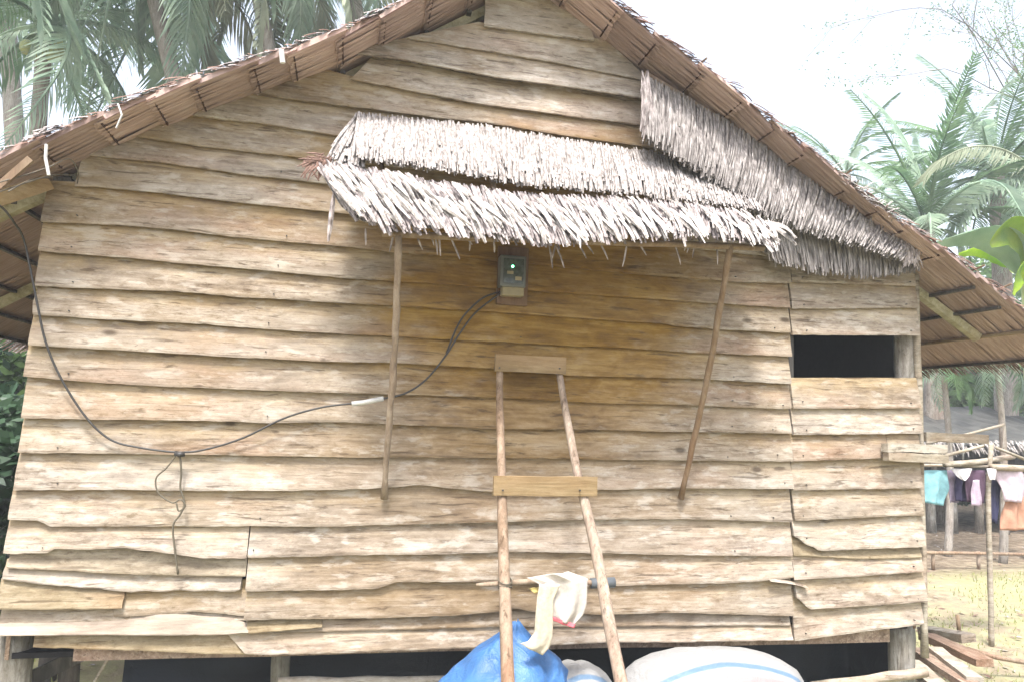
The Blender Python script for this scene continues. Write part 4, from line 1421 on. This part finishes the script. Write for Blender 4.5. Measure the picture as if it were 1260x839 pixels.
def fronds(kind):
    if kind not in FV:
        L, droops, nl, ll, lw, hang, mats = {
            'coconut': (3.6, (R(60), R(85), R(115)), 46, .75, .05, .7, (M_FROND, M_FRONDPALE, M_FRONDPALE)),
            'pale': (3.6, (R(75), R(100), R(125)), 52, .85, .05, .75, (M_FRONDPALE, M_FRONDPALE, M_FRONDDRY)),
            'oil': (3.4, (R(35), R(65), R(95)), 60, .5, .036, .35, (M_FROND, M_FRONDPALE, M_FROND)),
            'small': (1.2, (R(60), R(90), R(110)), 30, .38, .028, .5, (M_FROND, M_FRONDPALE, M_FRONDPALE)),
        }[kind]
        FV[kind] = [frond_mesh(L, d, nl, ll, lw, hang, m, curl=c) for d in droops for m in mats[:2] + (mats[2],) for c in (rnd(-1, 1),)]
    return FV[kind]


def palm(base, top, r0, kind, nf, label, scale=1.0, elev=(-20, 75), group=None, nuts=0, seed=1, azr=(0, 360), trunk=M_BARK):
    rs = random.Random(seed)
    base, top = Vector(base), Vector(top)
    root = tag(empty('palm_tree', base), label, 'palm tree', group)
    m_ = MB(); n = 14
    pts = []
    for i in range(n + 1):
        t = i / n
        p = base.lerp(top, t); p.x += math.sin(t * 3) * .08
        pts.append(p)
    m_.tube(pts, [r0 * lerp(1.15, .75, i / n) * (1 + .06 * (i % 2)) for i in range(n + 1)], 10, wob=.03)
    m_.build('trunk', trunk, root, True)
    F = fronds(kind)
    for k in range(nf):
        t = k / nf
        el = lerp(elev[1], elev[0], t) + rs.uniform(-8, 8)
        az = azr[0] + (k * 137.5 % 360) / 360 * (azr[1] - azr[0])
        idx = min(2, int(t * 3)) * 3 + rs.randrange(3)
        o = bpy.data.objects.new('frond', F[idx]); COL.objects.link(o); o.parent = root
        s = scale * rs.uniform(.85, 1.12)
        o.matrix_local = Matrix.Translation(pts[-1] - base) @ Matrix.Rotation(R(az), 4, 'Z') @ Matrix.Rotation(R(-el), 4, 'Y') @ Matrix.Rotation(rs.uniform(-.4, .4), 4, 'X') @ Matrix.Scale(s, 4)
    for k in range(nuts):
        a_ = k * 2.4
        m2 = MB(); c = pts[-1] - Vector((0, 0, .3)) + Vector((math.cos(a_) * .22, math.sin(a_) * .22, -.1 * (k % 3)))
        m2.tube([c + Vector((0, 0, z)) for z in (-.13, -.11, -.05, .03, .09, .12)], [.01, .06, .1, .1, .06, .01], 9)
        m2.build('coconut', M_COCONUT, root, True)
    return root


def gp(px, py, Y):
    q = P(px, py, Y); return q


def palm_at(px, py, Y, r0, kind, nf, label, lean=(0, 0), **kw):
    q = gp(px, py, Y)
    return palm((q.x - lean[0], Y - lean[1], -.1), q, r0, kind, nf, label, **kw)


GP = 'coconut palms behind the left slope of the roof'
palm_at(55, 32, 8.5, .14, 'coconut', 20, 'coconut palm with pale nuts and a slim trunk at the far left', nuts=6, seed=3, group=GP, scale=.9)
palm_at(165, -95, 7.5, .13, 'pale', 26, 'coconut palm whose pale fronds hang over the left roof verge', seed=5, group=GP, lean=(-2.6, 0), elev=(-30, 55), scale=1.05)
palm_at(300, -90, 8.0, .13, 'pale', 26, 'coconut palm with pale drooping fronds behind the middle of the left slope', seed=8, group=GP, lean=(-2.2, 0), elev=(-35, 50), scale=1.0)
palm_at(425, -80, 9.0, .13, 'pale', 18, 'coconut palm with fronds just clearing the roof near the ridge', seed=12, group=GP, lean=(-1.8, 0), elev=(-30, 50), scale=.9)
palm_at(8, 20, 12, .2, 'coconut', 16, 'dark trunked palm partly cut by the left edge', seed=14, group=GP, lean=(-1.2, 0), scale=1.1)
GR = 'palms beyond the right slope of the roof'
palm_at(1140, 285, 9.0, .2, 'oil', 22, 'tall upright feathery palm standing alone against the white sky', seed=21, group=GR, elev=(15, 88), scale=1.0)
palm_at(1225, 215, 9.5, .22, 'oil', 26, 'bushy green palm at the right edge beneath the bare branches', seed=22, group=GR, elev=(-10, 85), scale=.95)
palm_at(1275, 215, 8.0, .2, 'pale', 18, 'palm with pale hanging fronds cut by the right edge', seed=26, group=GR, elev=(-60, 50), scale=.8)
palm_at(1040, 215, 14, .18, 'oil', 14, 'distant palm whose frond tips show just above the right verge', seed=24, group=GR, elev=(0, 70), scale=.8)
palm_at(1225, 438, 5.0, .05, 'small', 14, 'young palm with fanning fronds under the right eave', seed=31, elev=(-15, 60), scale=.8)
palm_at(1160, 455, 5.6, .05, 'small', 12, 'young palm half hidden behind the right house corner', seed=33, elev=(-15, 50), scale=.75)


def leaf_cloud(mb, c, rad, n, size, flat=.8, rs=random):
    for k in range(n):
        d = Vector((rs.gauss(0, 1), rs.gauss(0, 1), rs.gauss(0, 1)))
        if d.length < 1e-3: continue
        d.normalize(); d *= rad * rs.uniform(.35, 1.0) ** .6
        d.z *= flat
        p = c + d
        u_ = Vector((rs.uniform(-1, 1), rs.uniform(-1, 1), rs.uniform(-.6, .6))).normalized()
        w_ = u_.cross(Vector((rs.uniform(-1, 1), rs.uniform(-1, 1), rs.uniform(-1, 1)))).normalized()
        s = size * rs.uniform(.6, 1.3)
        mb.add([p - u_ * s, p + w_ * s * .42, p + u_ * s, p - w_ * s * .42], [(0, 1, 2, 3)])


def tree(base, H, crown, label, mat, seed, n=9, leaves=330, size=.13, r0=.16, group=None, trunk=M_BARK, cat='tree', name='leafy_tree', low=.45):
    rs = random.Random(seed)
    base = Vector(base)
    root = tag(empty(name, base), label, cat, group)
    m_ = MB()
    top = base + Vector((rs.uniform(-.3, .3), rs.uniform(-.3, .3), H))
    tp = [base.lerp(top, i / 8) + Vector((math.sin(i * .9 + seed) * .06, 0, 0)) for i in range(9)]
    m_.tube(tp, [r0 * lerp(1.2, .25, i / 8) for i in range(9)], 8, wob=.05)
    lm = MB()
    for k in range(n):
        t = rs.uniform(low, 1)
        s = tp[min(8, int(t * 8))]
        az = k * 2.4 + rs.uniform(-.4, .4)
        rr = crown * rs.uniform(.35, 1.0) * (1.15 - .4 * t)
        e = s + Vector((math.cos(az) * rr, math.sin(az) * rr, rs.uniform(-.05, .3) * crown))
        mid = s.lerp(e, .5) + Vector((0, 0, .12 * crown))
        m_.tube([s, mid, e], [r0 * .32, r0 * .2, r0 * .06], 5)
        for q in range(3):
            cc = mid.lerp(e, rs.uniform(.2, 1.15)) + Vector((rs.uniform(-1, 1), rs.uniform(-1, 1), rs.uniform(-.6, .8))) * crown * .22
            leaf_cloud(lm, cc, crown * rs.uniform(.18, .36), leaves // 3, size, rs=rs)
    m_.build('trunk', trunk, root, True)
    lm.build('crown', mat, root)
    return root


GT = 'leafy trees behind the palms'
i = 0
for px, Y, H, cr, mt_, lab in (
    (-60, 15, 7.5, 3.0, M_LEAF, 'tall leafy tree beyond the left edge behind the palms'),
    (215, 14, 9.5, 2.6, M_LEAFDARK, 'dark leafy tree filling the gap between the hanging fronds'),
    (360, 17, 10, 3.0, M_LEAFDARK, 'dark leafy tree behind the roof near the ridge'),
    (90, 18, 8, 3.2, M_LEAF, 'mid green tree behind the far left coconut palm'),
    (1215, 12.5, 5.4, 2.0, M_LEAF, 'bright green tree crown rising behind the right palms'),
    (1180, 19, 7.0, 3.0, M_LEAF, 'wide green tree low behind the lone upright palm'),
    (1290, 15, 8.0, 3.0, M_LEAF, 'dense green tree at the right edge behind the palms'),
    (1330, 20, 9.5, 3.5, M_LEAFDARK, 'tall dark tree beyond the right edge')):
    q = P(px, 500, Y); i += 1
    tree((q.x, Y, -.1), H, cr, lab, mt_, 40 + i, n=13, leaves=420, size=.16, group=GT)
GB = 'bushes along the yard'
for px, Y, H, cr, mt_, lab in (
    (-20, 3.2, 1.9, 1.0, M_LEAFDARK, 'dark green bush showing left of the house wall'),
    (8, 6.0, 2.4, 1.4, M_LEAF, 'larger green bush behind the dark one left of the wall'),
    (-90, 5.0, 2.8, 1.5, M_LEAFDARK, 'bush beyond the left edge of the yard'),
    (1160, 9.9, 1.1, .7, M_LEAF, 'low green bush in the shade under the neighbouring hut'),
    (1150, 13, 3.8, 2.2, M_LEAFDARK, 'dark bush behind the roof of the neighbouring hut'),
    (1230, 12.5, 3.8, 2.2, M_LEAF, 'green bush behind the neighbouring hut at the right'),
    (1320, 13, 4.0, 2.4, M_LEAFDARK, 'dark bush behind the hut beyond the right edge')):
    q = P(px, 500, Y); i += 1
    tree((q.x, Y, -.1), H, cr, lab, mt_, 60 + i, n=13, leaves=300, size=.085, r0=.05, group=GB, cat='bush', name='bush', low=.1)

# far wood closing the horizon
fw = MB(); rs = random.Random(5)
for k in range(150):
    a_ = R(-75 + 150 * k / 150) + YAW
    d_ = rs.uniform(34, 46)
    c = Vector((math.sin(a_) * d_, -3.9 + math.cos(a_) * d_, rs.uniform(.5, 4.5)))
    leaf_cloud(fw, c, rs.uniform(2.2, 3.6), 210, .42, rs=rs)
tag(fw.build('far_wood', M_LEAFDARK), 'dark green wood closing the view behind the yard', 'wood', kind='stuff')

# thin branched tree at top right
bt = tag(empty('bare_tree', P(1330, 500, 9.0)), 'sparse tree whose thin twigs reach in at the top right corner', 'tree')
rs = random.Random(9)
m_ = MB(); lm = MB()
b0_ = P(1330, 500, 9.0); b0_.z = -.1
fork = P(1300, 150, 9.0)
m_.tube([b0_, b0_.lerp(fork, .5) + Vector((.2, 0, 0)), fork], [.16, .12, .08], 8)


def twig(p, d, L, r_, dep):
    pts = [p]
    for k in range(5):
        d = (d + Vector((rs.uniform(-.25, .25), rs.uniform(-.25, .25), rs.uniform(-.2, .22)))).normalized()
        p = p + d * L / 5
        pts.append(p)
    m_.tube(pts, [lerp(r_, r_ * .45, k / 5) for k in range(6)], 4)
    for k in range(1, 6):
        if dep < 3 and rs.random() < .75:
            nd = (d + Vector((rs.uniform(-.9, .9), rs.uniform(-.9, .9), rs.uniform(-.4, .7)))).normalized()
            twig(pts[k], nd, L * rs.uniform(.4, .65), r_ * .5, dep + 1)
        if dep >= 2 and rs.random() < .4:
            leaf_cloud(lm, pts[k], .12, 4, .03, rs=rs)


for tx, ty in ((1130, 20), (1190, 30), (1150, 80), (1240, 10), (1250, 70), (1200, 110), (1110, 60)):
    e = P(tx, ty, 9 + rs.uniform(-.6, .6)); dd = (e - fork)
    twig(fork, dd.normalized(), dd.length * .95, .022, 0)
m_.build('trunk', M_BARK, bt)
lm.build('crown', M_LEAF, bt)

# banana plant beyond the right slope
bn = tag(empty('banana_plant', (P(1262, 330, 5.2).x, 5.2, 0)), 'banana plant with broad bright yellow green leaves above the right eave', 'banana plant')
q = P(1262, 330, 5.2)
m_ = MB(); m_.tube([(q.x, 5.2, -.1), (q.x + .03, 5.2, 1.5), (q.x, 5.2, q.z)], [.13, .11, .07], 10); m_.build('stem', M_COCONUT, bn, True)


def banana_leaf(ctrl, wd_, mat, tilt=0.0):
    pts = curve_pts(ctrl, 7); n = len(pts)
    v = []
    for i, p in enumerate(pts):
        t = i / (n - 1)
        d = (pts[min(i + 1, n - 1)] - pts[max(i - 1, 0)]).normalized()
        sv = d.cross(Vector((0, math.sin(tilt), math.cos(tilt)))).normalized()
        w_ = wd_ * (math.sin(math.pi * min(.97, t * .93 + .06)) ** .55)
        upv = sv.cross(d)
        rip = rnd(-.012, .012)
        v += [p - sv * w_ - upv * (w_ * .35 + rip), p - sv * w_ * .5 - upv * w_ * .06, p + upv * .004, p + sv * w_ * .5 - upv * w_ * .06, p + sv * w_ - upv * (w_ * .35 - rip)]
    k = len(v); v = v + [x + Vector((0, 0, .003)) for x in v]
    f = [(i * 5 + j, i * 5 + j + 1, i * 5 + j + 6, i * 5 + j + 5) for i in range(n - 1) for j in range(4)]
    f += [tuple(reversed([k + x for x in F])) for F in f]
    m2 = MB(); m2.add(v, f); return m2.build('leaf', mat, bn, True)


banana_leaf([P(1262, 335, 5.2), P(1240, 300, 5.1), P(1205, 286, 5.0), P(1150, 300, 4.8)], .26, M_BANANASKY, .5)
banana_leaf([P(1264, 335, 5.2), P(1262, 300, 5.0), P(1240, 284, 4.8), P(1218, 300, 4.6)], .24, M_BANANA, 1.2)
banana_leaf([P(1262, 340, 5.2), P(1285, 310, 5.2), P(1310, 300, 5.1), P(1330, 330, 5.0)], .22, M_BANANA)
banana_leaf([P(1264, 340, 5.2), P(1262, 325, 4.8), P(1255, 330, 4.5), P(1246, 362, 4.4)], .17, M_BANANA, .9)
banana_leaf([P(1262, 340, 5.2), P(1245, 320, 5.4), P(1210, 305, 5.6), P(1180, 312, 5.7)], .2, M_BANANA, .3)

# grass in the yard
gr = MB(); rs = random.Random(3)
for k in range(26000):
    x = rs.uniform(3.9, 15); y = rs.uniform(-.5, 10)
    if noise.noise(Vector((x * .5, y * .5, 0))) < -.12 or y > 4.3 + noise.noise(Vector((x, 3, 0))): continue
    h = rs.uniform(.015, .05); a_ = rs.uniform(0, 6.28); w_ = .006
    z = gz(x, y)
    gr.add([(x - math.cos(a_) * w_, y - math.sin(a_) * w_, z - .01), (x + math.cos(a_) * w_, y + math.sin(a_) * w_, z - .01), (x + rs.uniform(-.03, .03), y + rs.uniform(-.03, .03), z + h)], [(0, 1, 2)])
for k in range(9000):
    x = rs.uniform(-9, -1.7); y = rs.uniform(-1, 9)
    h = rs.uniform(.03, .12); a_ = rs.uniform(0, 6.28); w_ = .008
    z = gz(x, y)
    gr.add([(x - math.cos(a_) * w_, y - math.sin(a_) * w_, z - .01), (x + math.cos(a_) * w_, y + math.sin(a_) * w_, z - .01), (x + rs.uniform(-.05, .05), y + rs.uniform(-.05, .05), z + h)], [(0, 1, 2)])
tag(gr.build('grass', M_GRASS), 'short pale yellow green grass on the yard', 'grass', kind='stuff')

# litter on the yard: dry leaves and small stones
lt = MB()
for k in range(2600):
    x = rs.uniform(3.8, 14); y = rs.uniform(-.4, 9) if k % 3 else rs.uniform(-.4, 2.5)
    if k % 5 == 0: x = rs.uniform(-7, -1.6)
    s_ = rs.uniform(.012, .045); a_ = rs.uniform(0, 6.28); z = gz(x, y) + .006
    u_ = Vector((math.cos(a_), math.sin(a_), rs.uniform(-.2, .3))) * s_; w_ = Vector((-math.sin(a_), math.cos(a_), rs.uniform(-.2, .3))) * s_ * rs.uniform(.3, .6)
    c = Vector((x, y, z + .008))
    lt.add([c - u_, c + w_, c + u_, c - w_], [(0, 1, 2, 3)], k % 2)
tag(lt.build('leaf_litter', [M_BROWNFRINGE, M_GREYTHATCH]), 'small dry leaves littering the yard', 'leaf litter', kind='stuff')

# added haze box, stands in for lens glare over the background
hz = MB(); hz.box((-60, -14, -1.2), (70, 60, 14))
ho = hz.build('glare_haze', M_BLACK)
hm = bpy.data.materials.new('haze_veil'); hm.use_nodes = True
hn = hm.node_tree; hn.nodes.clear()
pv = hn.nodes.new('ShaderNodeVolumePrincipled'); oo = hn.nodes.new('ShaderNodeOutputMaterial')
pv.inputs['Color'].default_value = (.93, .97, 1, 1)
pv.inputs['Density'].default_value = .0042
hn.links.new(pv.outputs[0], oo.inputs['Volume'])
ho.data.materials[0] = hm
tag(ho, 'thin pale haze added to stand in for lens glare', 'glare_haze', kind='stuff')
